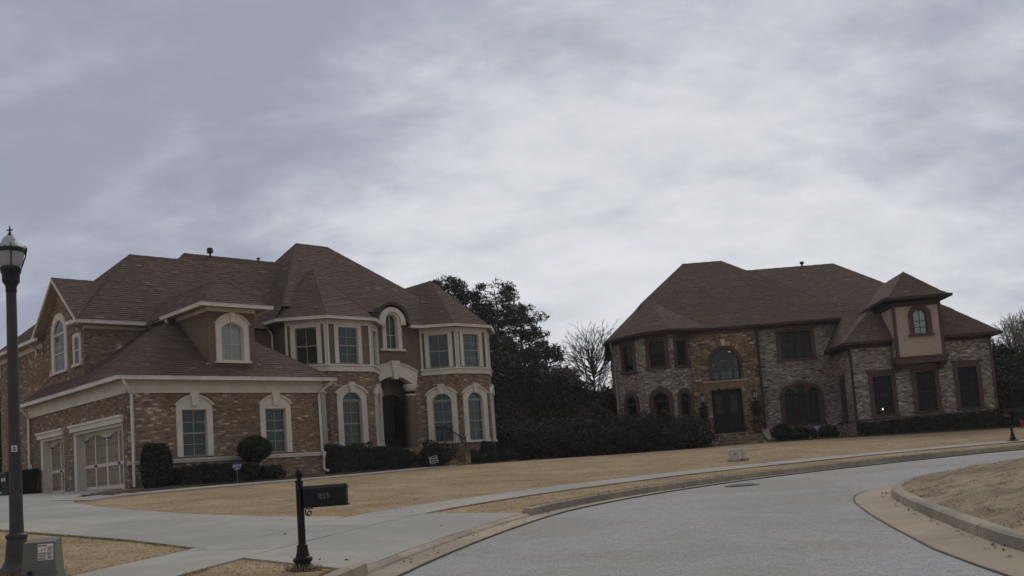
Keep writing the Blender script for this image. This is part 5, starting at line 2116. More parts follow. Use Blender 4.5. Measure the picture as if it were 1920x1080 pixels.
# steps and cheek walls
st = MB()
n = 4
for i in range(n):
    st.box(-3.55, -.75, -.32 - .34 * (i + 1), -.32 - .34 * i + (.01 if i else .02), 1.3, 2.46 - .165 * i)
SS = st.build('front_steps', M['mortar_s'], H)
for i in range(n):
    y = -.32 - .34 * (i + 1)
    fr = Fr((-3.55, y), (-.75, y))
    z1 = 2.46 - .165 * i
    pieces_mesh('stonework', fr, laid(fr, 0, 2.8, z1 - .165, z1 - .045, [], .3, .12, .015, wild=.2), M['stone_b'], SS, .012, .008)
    t = MB()
    t.box(-3.56, -.74, y - .04, y + .335, z1 - .04, z1 + .012)
    t.t = [.66] * 6
    t.build('tread', M['stone_b'], SS, tint=True)
for x0, x1 in ((-4.05, -3.57), (-.73, -.2)):
    t = MB()
    t.hexa([(x0, -1.95, 1.3), (x1, -1.95, 1.3), (x1, -.32, 1.3), (x0, -.32, 1.3), (x0, -1.95, 1.95), (x1, -1.95, 1.95), (x1, -.32, 2.5), (x0, -.32, 2.5)])
    t.build('cheek_wall', M['mortar_s'], SS)
    t = MB()
    t.hexa([(x0 - .03, -2.0, 1.95), (x1 + .03, -2.0, 1.95), (x1 + .03, -.32, 2.51), (x0 - .03, -.32, 2.51), (x0 - .03, -2.0, 2.02), (x1 + .03, -2.0, 2.02), (x1 + .03, -.32, 2.58), (x0 - .03, -.32, 2.58)])
    t.build('cap_stone', M['landing_stone'], SS)
    fr = Fr((x0, -1.95), (x1, -1.95))
    pieces_mesh('stonework', fr, laid(fr, 0, x1 - x0, 1.4, 1.94, [], .22, .09, .015, wild=.2), M['stone_b'], SS, .012, .008)
lw = MB()
lw.box(-.2, 1.5, -1.6, -1.2, 1.3, 1.98)
lw.build('low_wall', M['mortar_b'], SS)
lw = MB()
lw.box(-.23, 1.55, -1.64, -1.16, 1.98, 2.04)
lw.build('cap_stone', M['landing_stone'], SS)
fr = Fr((-.2, -1.6), (1.5, -1.6))
pieces_mesh('brickwork', fr, laid(fr, 0, 1.7, 1.4, 1.97, []), M['brick_b'], SS)
# ------------------------------------------------------------------ planting
S2 = math.sqrt(.5)


def WA(u, v):
    return (-15.12 + (u - v) * S2, 34.3 + (u + v) * S2)


def WB(p, q):
    c, s = math.cos(R_(-2)), math.sin(R_(-2))
    return (11.974 + p * c - q * s, 55 + p * s + q * c)


bedA = structure('planting_bed')
for c in ([(.6, -.0), (.6, -2.0), (4.2, -1.7), (4.2, 0)], [(4.2, 0), (4.2, -1.7), (7.9, -1.5), (7.9, 0)], [(7.9, 2.0), (7.9, -1.0), (11, .4), (11, 3)], [(11, 3), (11, .4), (13.9, .6), (13.9, 3.2)],
          [(16.3, 3), (16.3, .8), (18.6, .8), (18.6, 3)], [(18.6, 3), (18.6, .8), (22, 1.4), (22, 4)]):
    drape('mulch_patch', [WA(*p) for p in c], bedA, M['mulch'], (12, 8), .04, .2, 0, .02)
for c in ([(-9.5, 1.5), (-9.5, -3.0), (-4.2, -2.8), (-4.2, 0)], [(-.3, 0), (-.3, -2.6), (3.6, -5.8), (3.6, -.2)], [(3.6, -4), (3.6, -5.9), (8, -5.8), (8, -4)], [(8, -4), (8, -5.8), (13, -5.6), (13, -4)]):
    drape('mulch_patch', [WB(*p) for p in c], bedA, M['mulch'], (10, 8), .04, .2, 0, .02)


for c in ([(-13.35, 29.0), (-12.9, 31.3), (-14.3, 31.6), (-14.55, 29.6)], [(-12.9, 31.3), (-11.9, 33.4), (-13.6, 33.9), (-14.3, 31.6)]):
    drape('mulch_patch', c, bedA, M['mulch'], (12, 8), .035, .2, 0, .02)


def leaf_quads(P, size, aspect=.6, up=.0):
    """small leaf faces at points P, turned every way"""
    n = len(P)
    a = rng.normal(size=(n, 3))
    a[:, 2] += up
    a /= np.linalg.norm(a, axis=1)[:, None]
    b = np.cross(a, rng.normal(size=(n, 3)))
    b /= np.linalg.norm(b, axis=1)[:, None]
    s = size * rng.uniform(.6, 1.4, n)[:, None]
    u, v = a * s, b * s * aspect
    return np.stack([P - u, P + v * .9, P + u, P - v * .9], 1).reshape(-1, 3)


def cloud_points(shape, n, rad, lump=.12):
    """points in the outer shell of a clipped or loose bush; rad are half sizes, base at z = 0"""
    rx, ry, rz = rad
    if shape == 'box':
        P = rng.uniform(-1, 1, (n, 3))
        ax = rng.integers(0, 3, n)
        sg = np.where(rng.random(n) < .5, -1, 1) * (1 - np.abs(rng.normal(0, .10, n)))
        P[np.arange(n), ax] = sg
        P = np.sign(P) * np.abs(P) ** .96
    elif shape == 'drum':
        th = rng.uniform(0, 2 * PI, n)
        z = rng.uniform(-1, 1, n)
        r = 1 - np.abs(rng.normal(0, .1, n))
        cap = rng.random(n) < .28
        r = np.where(cap, np.sqrt(rng.random(n)), r)
        z = np.where(cap, 1 - np.abs(rng.normal(0, .05, n)), z)
        r = r * np.where(z > .35, np.sqrt(np.maximum(0, 1 - ((z - .35) / .72) ** 2 * .75)), 1) * np.where(z < -.6, 1 - (-.6 - z) * .5, 1)
        P = np.stack([r * np.cos(th), r * np.sin(th), z], 1)
    else:
        P = rng.normal(size=(n, 3))
        P /= np.linalg.norm(P, axis=1)[:, None]
        P *= (1 - np.abs(rng.normal(0, .14, n)))[:, None]
    if shape == 'wild':
        P *= (1 + np.abs(rng.normal(0, .16, n)) * (rng.random(n) < .5))[:, None]
    ph = rng.uniform(0, 6, 6)
    w = 1 + lump * (np.sin(P[:, 0] * 4 + ph[0]) * np.sin(P[:, 1] * 4 + ph[1]) + .6 * np.sin(P[:, 2] * 5 + ph[2] + P[:, 0] * 3)) + lump * .5 * np.sin(P[:, 0] * 9 + ph[3]) * np.sin(P[:, 2] * 8 + ph[4])
    P = P * w[:, None] * np.array([rx, ry, rz])
    P[:, 2] += rz
    return P


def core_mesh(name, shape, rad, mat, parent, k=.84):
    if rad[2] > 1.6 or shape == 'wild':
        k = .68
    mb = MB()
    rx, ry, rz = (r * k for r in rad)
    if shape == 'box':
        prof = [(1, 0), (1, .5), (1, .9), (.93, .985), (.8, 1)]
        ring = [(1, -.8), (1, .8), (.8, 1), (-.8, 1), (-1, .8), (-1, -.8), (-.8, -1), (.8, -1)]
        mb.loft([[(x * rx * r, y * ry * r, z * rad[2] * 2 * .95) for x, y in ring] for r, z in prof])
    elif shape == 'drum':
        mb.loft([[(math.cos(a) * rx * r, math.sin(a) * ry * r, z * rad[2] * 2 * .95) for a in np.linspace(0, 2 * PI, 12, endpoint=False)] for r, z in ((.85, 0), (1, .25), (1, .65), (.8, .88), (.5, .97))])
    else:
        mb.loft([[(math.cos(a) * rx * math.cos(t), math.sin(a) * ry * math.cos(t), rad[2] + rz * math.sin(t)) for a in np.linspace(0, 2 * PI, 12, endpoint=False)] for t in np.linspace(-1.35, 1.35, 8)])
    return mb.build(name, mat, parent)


def bush(name, label, cat, x, y, rad, shape='ball', n=2500, leaf=.045, mat='box_leaf', core='leaf_core', z=None, stem=0.0, rot=0.0, group=None, lump=.1):
    z0 = gz(x, y) - .02 if z is None else z
    t = thing(name, label, cat, (x, y, z0), rot, group)
    P = cloud_points(shape, n, rad, lump)
    P[:, 2] += stem
    tv = np.clip(rng.normal(.45, .22, n), 0, 1)
    np_mesh('foliage', leaf_quads(P, leaf), np.arange(4 * n).reshape(-1, 4), M[mat], t, tint=tv)
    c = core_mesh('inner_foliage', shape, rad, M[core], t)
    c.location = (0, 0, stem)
    if stem:
        s = MB()
        s.tube([(0, 0, -.1), (.02, .01, stem * .5), (0, 0, stem + rad[2] * .6)], [.06, .05, .03], 7)
        for k in range(5):
            a = k * 1.3
            s.tube([(0, 0, stem * .55), (.25 * rad[0] * math.cos(a) * 2, .25 * rad[1] * math.sin(a) * 2, stem + rad[2] * .5)], [.03, .012], 5)
        s.build('stem', M['bark'], t)
    return t


# by the house on the left
bush('clipped_shrub', 'dark drum shaped clipped shrub at the garage corner by the downspout', 'shrub', *WA(.55, -1.0), (.50, .50, .76), 'drum', 4600, .05, lump=.04)
bush('topiary_shrub', 'round ball topiary on a bare stem between the two garage windows', 'shrub', *WA(4.32, -.85), (.62, .62, .50), 'ball', 4200, .045, stem=.72, lump=.04)
for u, v, rx, h, lab in ((1.75, -.85, .62, .34, 'low clipped hedge plant beside the drum shaped shrub'), (2.75, -.85, .60, .36, 'low clipped hedge plant under the left garage window'), (3.62, -.8, .50, .33, 'low hedge plant beneath the ball topiary, left of its stem')):
    bush('low_hedge', lab, 'hedge', *WA(u, v), (rx, .42, h), 'box', 2200, .045, rot=R_(45), group='low hedge plants under the garage windows')
bush('spindly_shrub', 'small loose brown shrub right of the ball topiary stem', 'shrub', *WA(4.95, -.8), (.55, .4, .30), 'ball', 900, .05, 'brush', 'brush_core', lump=.3)
bush('clipped_hedge', 'tall clipped dark hedge block right of the garage corner downspout', 'hedge', *WA(9.35, 1.3), (1.1, .75, .60), 'box', 5200, .05, rot=R_(45))
bush('clipped_hedge', 'middle clipped hedge block under the left bay window', 'hedge', *WA(11.3, 1.5), (.95, .6, .52), 'box', 4200, .05, rot=R_(45))
bush('clipped_hedge', 'rounded hedge block left of the black and white yard sign', 'hedge', *WA(12.9, 1.9), (.75, .6, .50), 'ball', 3000, .05, rot=R_(45))
bush('loose_shrub', 'loose dark shrub in front of the porch beside the yard sign', 'shrub', *WA(14.15, .9), (.85, .6, .58), 'ball', 2600, .055, 'brush', 'brush_core', lump=.25)
bush('round_shrub', 'small round shrub under the right bay window', 'shrub', *WA(18.2, 1.9), (.42, .42, .52), 'drum', 2200, .05)
for u, v, r, h, lab in ((17.1, 1.6, .6, .32, 'low spreading shrub left of the round shrub under the right bay'), (19.4, 2.0, .65, .32, 'low spreading shrub right of the round shrub under the right bay')):
    bush('low_shrub', lab, 'shrub', *WA(u, v), (r, .5, h), 'ball', 1800, .05, 'evergreen', lump=.22)
# in front of the house on the right
for p, q, rx, h, lab in ((.05, -1.9, .5, .48, 'small clipped shrub right of the stone steps cheek wall'), (1.0, -1.75, .7, .36, 'dark low shrub left of the round blue sign, below the triple window'), (2.3, -2.2, .75, .36, 'dark low shrub just right of the round blue sign')):
    bush('low_shrub', lab, 'shrub', *WB(p, q), (rx, .55, h), 'ball', 2000, .055, 'evergreen', lump=.2)
for i in range(6):
    p = 4.3 + i * 1.36
    lab = ('hedge plant at the left end of the wing, by the downspout', 'hedge plant under the left wing window with the small light', 'hedge plant between the left and middle wing windows', 'hedge plant below the middle wing window under the turret', 'hedge plant under the right wing window', 'hedge plant at the right corner of the wing')[i]
    bush('front_hedge', lab, 'hedge', *WB(p, -5.0 + .05 * i), (.78, .5, .34 + .02 * i), 'box', 2000, .06, 'evergreen', rot=R_(-2), group='hedge plants along the wing of the right house', lump=.16)
for i in range(3):
    p = 12.6 + i * 1.75
    lab = ('tall hedge plant just past the right corner of the wing', 'middle tall hedge plant behind the decorated mailbox', 'tall hedge plant at the far right edge behind the decorated mailbox')[i]
    bush('front_hedge', lab, 'hedge', *WB(p, -5.2), (.95, .6, .56), 'box', 2200, .06, 'evergreen', rot=R_(-2), group='taller hedge plants right of the wing', lump=.14)


# trees
def rot_dir(d, a, b):
    """tilt a direction by a and turn it by b"""
    d = Vector(d).normalized()
    x = d.cross(Vector((0, 0, 1)) if abs(d.z) < .95 else Vector((1, 0, 0))).normalized()
    y = x.cross(d)
    return (d * math.cos(a) + (x * math.cos(b) + y * math.sin(b)) * math.sin(a)).normalized()


def branchy(rnd, p, d, L, r, depth, out, tips, spread=.5, up=.12, taper=.72, kids=(2, 3), shrink=.74):
    p = Vector(p)
    d = Vector(d).normalized()
    k = 3
    for i in range(k):
        q = p + d * L / k
        r2 = r * (1 - (1 - taper) / k)
        out.append((p, q, r, r2))
        p, r = q, r2
        d = (d + Vector((rnd.gauss(0, .09), rnd.gauss(0, .09), rnd.gauss(up, .06)))).normalized()
        if depth > 0 and i < k - 1 and rnd.random() < .55:
            branchy(rnd, p, rot_dir(d, rnd.uniform(.5, .9) * spread * 1.6, rnd.uniform(0, 6.28)), L * shrink * rnd.uniform(.6, .9), r * .5, depth - 1, out, tips, spread, up, taper, kids, shrink)
    if depth <= 0:
        tips.append(p)
        return
    n = rnd.choice(kids)
    b0 = rnd.uniform(0, 6.28)
    for i in range(n):
        branchy(rnd, p, rot_dir(d, rnd.uniform(.6, 1.2) * spread, b0 + 6.28 * i / n + rnd.uniform(-.5, .5)), L * shrink * rnd.uniform(.8, 1.15), r * (.8 if i == 0 else .62), depth - 1, out, tips, spread, up, taper, kids, shrink)


def seg_mesh(name, segs, mat, parent, sides=4, rmin=.006):
    n = len(segs)
    A = np.array([s[0] for s in segs])
    B = np.array([s[1] for s in segs])
    r0 = np.maximum(np.array([s[2] for s in segs]), rmin)
    r1 = np.maximum(np.array([s[3] for s in segs]), rmin)
    d = B - A
    d /= np.maximum(np.linalg.norm(d, axis=1), 1e-6)[:, None]
    ref = np.where(np.abs(d[:, 2:3]) < .9, np.array([[0, 0, 1.]]), np.array([[1., 0, 0]]))
    x = np.cross(d, ref)
    x /= np.linalg.norm(x, axis=1)[:, None]
    y = np.cross(x, d)
    V, F = [], []
    for j in range(sides):
        a = 2 * PI * j / sides
        o_ = x * math.cos(a) + y * math.sin(a)
        V.append(A + o_ * r0[:, None])
    for j in range(sides):
        a = 2 * PI * j / sides
        o_ = x * math.cos(a) + y * math.sin(a)
        V.append(B + d * r1[:, None] * .3 + o_ * r1[:, None])
    V = np.stack(V, 1).reshape(-1, 3)
    q = np.array([(j, (j + 1) % sides, sides + (j + 1) % sides, sides + j) for j in range(sides)])
    F = (np.arange(n)[:, None, None] * 2 * sides + q[None]).reshape(-1, 4)
    return np_mesh(name, V, F, mat, parent)


def bare_tree(label, x, y, h, seed, depth=5, spread=.5, mat='twig', trunk_r=None, z=None, group=None, lean=0.0, shrink=.74, rmin=.012, L0=.30):
    rnd = random.Random(seed)
    t = thing('bare_tree', label, 'tree', (x, y, (gz(x, y) if z is None else z) - .1), 0, group)
    out, tips = [], []
    r = trunk_r or h * .018
    branchy(rnd, (0, 0, 0), (lean, 0, 1), h * L0, r, depth, out, tips, spread, .07, .75, (2, 3), shrink)
    zmax = max(q[1].z for q in out)
    f_ = h / zmax
    out = [(a * f_, b * f_, c, d) for a, b, c, d in out]
    k = [s for s in out if s[2] > r * .55]
    rest = [s for s in out if s[2] <= r * .55]
    seg_mesh('trunk', k, M['bark'], t, 8)
    seg_mesh('branches', rest, M[mat], t, 4, rmin)
    return t


def dome_tree(label, x, y, h, w, seed, mat='twig', trunk_r=.13, n=46, low=.38, rmin=.011):
    """a bare tree whose branches fan out from the trunk into an even round head"""
    rnd = random.Random(seed)
    t = thing('bare_tree', label, 'tree', (x, y, gz(x, y) - .1), 0)
    tr, br = [], []
    zf = h * low
    ax = [Vector((0, 0, 0)), Vector((.05, 0, zf * .5)), Vector((.0, .05, zf)), Vector((.06, .02, h * .62)), Vector((0, 0, h * .8))]
    for i in range(4):
        tr.append((ax[i], ax[i + 1], trunk_r * (1 - .22 * i), trunk_r * (1 - .22 * (i + 1))))

    def wander(p, q, r0, r1, k, sag):
        pts = [p]
        for i in range(1, k + 1):
            f = i / k
            m_ = p + (q - p) * f + Vector((rnd.gauss(0, .05), rnd.gauss(0, .05), 0)) * (q - p).length * (1 - f) + Vector((0, 0, sag * math.sin(PI * f) * (q - p).length))
            pts.append(m_)
        for i in range(k):
            br.append((pts[i], pts[i + 1], r0 + (r1 - r0) * i / k, r0 + (r1 - r0) * (i + 1) / k))
        return pts
    for i in range(n):
        u = rnd.random()
        el = math.asin(-.25 + 1.25 * u)
        a = i * 2.399963
        R1 = rnd.uniform(.86, 1.05)
        tip = Vector((math.cos(a) * math.cos(el) * w * R1, math.sin(a) * math.cos(el) * w * R1, h * .62 + math.sin(el) * h * .38 * R1))
        st = ax[1] + (ax[4] - ax[1]) * max(.25, min(.95, .30 + .6 * u + rnd.uniform(-.1, .1)))
        pts = wander(st, tip, .05, .013, 5, -.07)
        for j in (2, 3, 3, 4, 4, 4, 5, 5):
            b_ = pts[j - 1] + (pts[j] - pts[j - 1]) * rnd.random()
            d = (tip - st).normalized()
            e = rot_dir(d, rnd.uniform(.3, .75), rnd.uniform(0, 6.28))
            L = rnd.uniform(.5, 1.15) * w * .36
            p2 = wander(b_, b_ + e * L, .018, .007, 3, .02)
            for k_ in range(4):
                b2 = p2[rnd.choice((1, 2, 2, 3))]
                e2 = rot_dir(e, rnd.uniform(.3, .7), rnd.uniform(0, 6.28))
                br.append((b2, b2 + e2 * L * rnd.uniform(.3, .6), .009, .005))
    seg_mesh('trunk', tr, M['bark'], t, 8)
    seg_mesh('branches', br, M[mat], t, 4, rmin)
    return t


def pine_tree(label, x, y, h, seed, cw=3.2, low=.35, n=60, mat='pine', group=None, z=None, dense=54, leaf=.165, flat=.6):
    rnd = random.Random(seed)
    t = thing('pine_tree', label, 'tree', (x, y, (gz(x, y) if z is None else z) - .1), 0, group)
    segs = []
    p = Vector((0, 0, 0))
    k = 9
    for i in range(k):
        q = Vector((rnd.gauss(0, .12) * i * .3, rnd.gauss(0, .12) * i * .3, h * .97 * (i + 1) / k))
        segs.append((p, q, .24 * (1 - i / k) + .03, .24 * (1 - (i + 1) / k) + .03))
        p = q
    P = []
    br = []
    for i in range(n):
        f = low + (1 - low) * (i + rnd.random()) / n
        base = Vector((0, 0, h * f * .97))
        g_ = (f - low) / (1 - low)
        prof = (.55 + .6 * g_) if g_ < .45 else max(.16, .82 * math.sqrt(max(0, 1 - ((g_ - .45) / .58) ** 2)))
        L = cw * prof * rnd.uniform(.45, 1.12)
        a = rnd.uniform(0, 6.28)
        tip = base + Vector((math.cos(a) * L, math.sin(a) * L, rnd.uniform(.0, .38) * L))
        mid = base + (tip - base) * .55 + Vector((0, 0, -.06 * L))
        br += [(base, mid, .06 * (1.2 - f), .035), (mid, tip, .035, .015)]
        side = Vector((-math.sin(a), math.cos(a), 0))
        for c in (tip, tip - (tip - base) * .2 + side * rnd.uniform(.4, .9), tip - (tip - base) * .3 - side * rnd.uniform(.4, .9) + Vector((0, 0, .25)))[:3 if L > 1 else 1]:
            br.append((mid, c, .02, .01))
            m = int(dense * rnd.uniform(.7, 1.2))
            q = rng.normal(size=(m, 3))
            q /= np.linalg.norm(q, axis=1)[:, None]
            q *= (rng.random(m) ** .4)[:, None]
            q *= np.array([.50, .50, .50 * flat]) * rnd.uniform(.7, 1.35)
            P.append(q + np.array(c) + np.array((0, 0, .1)))
    P = np.concatenate(P)
    seg_mesh('trunk', segs, M['bark'], t, 8)
    seg_mesh('limbs', br, M['bark'], t, 4)
    nn = len(P)
    np_mesh('crown', leaf_quads(P, leaf, .26, .35), np.arange(4 * nn).reshape(-1, 4), M[mat], t, tint=np.clip(rng.normal(.45, .22, nn), 0, 1))
    return t


def PXY(px, D):
    return ((px - 1041) / 1835 * D, D)


G = 'pines between the two houses'
for px, D, h, cw, low, n, lab in ((842, 70, 13.9, 2.8, .45, 60, 'tall pine whose crown rises just over the right bay roof'), (890, 73, 13.5, 2.6, .42, 56, 'tall open pine second from the left house'),
                                  (936, 71, 13.2, 3.2, .34, 66, 'broad pine in the middle of the group between the houses'), (985, 74, 12.3, 3.2, .25, 64, 'pine with layered boughs at the right of the group'),
                                  (1022, 68, 8.6, 2.5, .12, 62, 'shorter dense pine at the right edge of the group'), (1066, 70, 6.4, 2.2, .08, 54, 'low young pine left of the bare round tree'), (915, 64, 8.6, 2.7, .1, 64, 'mid height pine close behind the right bay of the left house'), (975, 65, 7.6, 2.8, .08, 66, 'dark bushy pine in front of the pine group')):
    x, y = PXY(px, D)
    pine_tree(lab, x, y, h, int(px), cw, low, n, group=G)
x, y = PXY(1112, 66)
dome_tree('bare round crowned tree left of the stone entry house', x, y, 8.9, 2.35, 5, rmin=.0075)
x, y = PXY(1090, 60)
bare_tree('thin pale bare sapling in the thicket between the houses', x, y, 5.6, 8, 4, .38, 'pale_twig', .06, L0=.28)
x, y = PXY(1128, 61)
bare_tree('leaning pale bare sapling beside the stone entry house corner', x, y, 6.0, 21, 4, .36, 'pale_twig', .06, lean=.1, L0=.28)
x, y = PXY(860, 58)
bare_tree('bare undergrowth tree behind the corner of the right bay', x, y, 6.5, 31, 4, .4, 'twig', .07, L0=.27)
# thicket under the trees: each bush on its own
TH = ((948, 56, 1.75, 1.5, 'broad dark thicket bush beside the left house'), (1000, 54, 1.5, 1.1, 'rounded dark thicket bush in the middle of the gap'), (1048, 53, 1.4, .85, 'low brown thicket bush right of the gap middle'), (1095, 51, 1.45, 1.15, 'brown thicket bush at the left of the right lawn'),
      (1150, 50.5, 1.5, .85, 'brown thicket bush below the left bay corner of the stone entry house'), (1205, 50.8, 1.4, 1.0, 'brown thicket bush below the arched bay window of the stone entry house'), (1255, 50, 1.25, .74, 'brown thicket bush below the right bay window of the stone entry house'), (1290, 50.5, .85, .62, 'brown thicket bush next to the stone steps'))
for px, D, rx, rz, lab in TH:
    x, y = PXY(px, D)
    bush('thicket_bush', lab, 'bush', x, y, (rx, 1.3, rz), 'wild', 5600, .075, 'brush', 'brush_core', group='thicket bushes between the houses', lump=.30)
TM = ((900, 62, 2.4, 3.4, 'tall dark evergreen bush behind the right bay corner'), (955, 61, 2.6, 3.0, 'large dark evergreen bush under the middle pine'), (1012, 61, 2.5, 2.8, 'large dark evergreen bush under the right pines'), (1065, 60, 2.2, 2.4, 'large dark evergreen bush left of the bare tree'), (1115, 62, 2.4, 2.1, 'large dark evergreen bush below the bare round tree'), (1150, 66, 2.6, 2.2, 'large dark evergreen bush behind the stone entry house corner'))
for px, D, rx, rz, lab in TM:
    x, y = PXY(px, D)
    bush('evergreen_bush', lab, 'bush', x, y, (rx, 1.8, rz), 'ball', 7000, .11, 'evergreen', group='evergreen bushes under the pines', lump=.25)
# right edge
x, y = PXY(1886, 72)
bare_tree('bare tree reaching above the wing at the right edge', x, y, 9.0, 14, 6, .5, 'twig', .15, shrink=.77, L0=.24, rmin=.015)
x, y = PXY(1915, 76)
bare_tree('bare tree farther right at the frame edge', x, y, 9.2, 77, 6, .5, 'twig', .15, shrink=.77, L0=.24, rmin=.015)
x, y = PXY(1962, 70)
bare_tree('bare tree beyond the right edge hedge', x, y, 9.0, 41, 5, .5, 'twig', .15, shrink=.77, L0=.24)
for px, D, h, cw, lab in ((1888, 64, 5.2, 1.7, 'dense dark cedar right of the wing'), (1921, 66, 4.2, 2.0, 'wide dark cedar at the right edge'), (1868, 68, 3.4, 1.3, 'small dark cedar close behind the wing corner'), (1955, 64, 4.6, 2.2, 'dark cedar past the right edge')):
    x, y = PXY(px, D)
    pine_tree(lab, x, y, h, int(px * 3), cw, .04, 90, 'evergreen', 'cedars right of the wing', None, 60, .2, .8)
for px, D, lab in ((1885, 56, 'dark evergreen bush behind the hedge right of the wing'), (1925, 57, 'dark evergreen bush behind the hedge at the right edge')):
    x, y = PXY(px, D)
    bush('evergreen_bush', lab, 'bush', x, y, (2.0, 1.4, 1.7), 'ball', 6000, .09, 'evergreen', lump=.22)
# left edge, beyond the back of the brick house
for px, D, h, lab in ((-25, 60, 7.5, 'dark evergreen beyond the back corner of the brick house'), (-70, 62, 8.5, 'dark evergreen farther left beyond the brick house')):
    x, y = PXY(px, D)
    pine_tree(lab, x, y, h, 500 - px, 2.2, .05, 80, 'evergreen', 'evergreens left of the brick house', None, 60, .22, .8)


# the wood that closes the view behind everything, one dark mass
n = 15000
xs_ = rng.uniform(-95, 105, n)
top = 4.2 + 1.3 * np.sin(xs_ * .31) + .9 * np.sin(xs_ * .83 + 1) + .5 * np.sin(xs_ * 2.1)
P = np.column_stack([xs_, 104 + rng.normal(0, 1.6, n), 1.4 + top * rng.random(n) ** .8])
np_mesh('far_wood', leaf_quads(P, .42, .6), np.arange(4 * n).reshape(-1, 4), M['evergreen'], None, tint=np.clip(rng.normal(.45, .2, n), 0, 1), kind='stuff')
# ------------------------------------------------------------------ street furniture and small things
def ring_flute(r, z, n, flute=.06):
    return [(r * (1 + flute * (1 if j % 2 else -1)) * math.cos(2 * PI * j / (2 * n)), r * (1 + flute * (1 if j % 2 else -1)) * math.sin(2 * PI * j / (2 * n)), z) for j in range(2 * n)]


# street lamp
lx, ly = -6.545, 11.75
LP = thing('street_lamp', 'tall black lamp post with a frosted acorn globe at the driveway lawn', 'street lamp', (lx, ly, gz(lx, ly) - .02))
K_ = 3.42       # height of the pole top
m = MB()
m.lathe([(.22, 0), (.22, .05), (.20, .09), (.165, .12), (.135, .18), (.118, .33), (.108, .44), (.122, .455), (.122, .485), (.10, .505)], 20)
auto_smooth(m.build('base', M['lamp_post'], LP))
m = MB()
m.lathe([(.080, .50), (.075, .7), (.060, 2.8), (.057, K_)], 20)
auto_smooth(m.build('pole', M['lamp_post'], LP))
m = MB()
m.lathe([(.058, K_ - .01), (.062, K_), (.062, K_ + .06), (.07, K_ + .09), (.094, K_ + .125), (.098, K_ + .14), (.098, K_ + .22), (.112, K_ + .245), (.116, K_ + .275), (.122, K_ + .29), (.118, K_ + .305), (.10, K_ + .315)], 20)
auto_smooth(m.build('fitter', M['black_iron'], LP))
g0 = K_ + .31
m = MB()
m.lathe([(.092, g0), (.115, g0 + .02), (.135, g0 + .08), (.15, g0 + .16), (.154, g0 + .195)], 24)
auto_smooth(m.build('globe', M['globe'], LP), 60)
m = MB()
m.lathe([(.158, g0 + .225), (.166, g0 + .24), (.135, g0 + .275), (.102, g0 + .295), (.088, g0 + .33), (.072, g0 + .365), (.045, g0 + .39), (.016, g0 + .398)], 24)
auto_smooth(m.build('globe_top', M['globe'], LP), 60)
m = MB()
m.lathe([(.15, g0 + .18), (.172, g0 + .182), (.176, g0 + .205), (.172, g0 + .228), (.15, g0 + .23)], 24)
for k in range(8):
    a = k * PI / 4 + .2
    c, s = math.cos(a), math.sin(a)
    m.lathe([(.011, g0 + .18), (.016, g0 + .205), (.011, g0 + .23)], 6, (.177 * c, .177 * s))
BD = auto_smooth(m.build('band', M['black_iron'], LP))
for k in range(4):
    a = k * PI / 2 + .55
    c, s = math.cos(a), math.sin(a)
    m = MB()
    m.tube([(.118 * c, .118 * s, g0), (.14 * c, .14 * s, g0 + .07), (.163 * c, .163 * s, g0 + .14), (.172 * c, .172 * s, g0 + .20), (.178 * c, .178 * s, g0 + .25), (.16 * c, .16 * s, g0 + .27), (.142 * c, .142 * s, g0 + .255)], .008, 6)
    m.build('cage_rib', M['black_iron'], LP)
m = MB()
m.lathe([(.03, g0 + .39), (.034, g0 + .402), (.018, g0 + .42), (.010, g0 + .455), (.02, g0 + .465), (.010, g0 + .476), (.007, g0 + .50), (.001, g0 + .535)], 10)
m.bar([(-.036, 0, g0 + .466), (.036, 0, g0 + .466)], .013)
m.build('finial', M['black_iron'], LP)
m = MB()
m.box(-.03, .03, -.082, -.0755, 1.47, 1.545)
ST = m.build('sticker', M['white_print'], LP)
ST.rotation_euler = (0, 0, .45)
m = MB()
m.box(-.016, .016, -.0842, -.0818, 1.485, 1.50)
m.build('sticker_print', M['dark_print'], ST)
m = MB()
m.box(-.011, .011, -.0842, -.0818, 1.508, 1.532)
m.build('sticker_print', M['dark_print'], ST)

# utility pedestal beside the lamp
bx_, by_ = -5.76, 10.85
UB = thing('utility_box', 'squat grey green utility pedestal with a red and white warning label', 'utility box', (bx_, by_, gz(bx_, by_) - .02), R_(12))
m = MB()
m.hexa([(-.18, -.16, 0), (.18, -.16, 0), (.18, .16, 0), (-.18, .16, 0), (-.18, -.16, .17), (.18, -.16, .17), (.18, .16, .17), (-.18, .16, .17)])
m.build('base', M['box_green'], UB)
m = MB()
m.hexa([(-.17, -.150, .168), (.17, -.150, .168), (.17, .150, .168), (-.17, .150, .168), (-.158, -.125, .49), (.158, -.125, .49), (.158, .13, .52), (-.158, .13, .52)])
m.box(-.185, .185, -.168, -.14, .16, .185)
CV = m.build('cover', M['box_green'], UB)
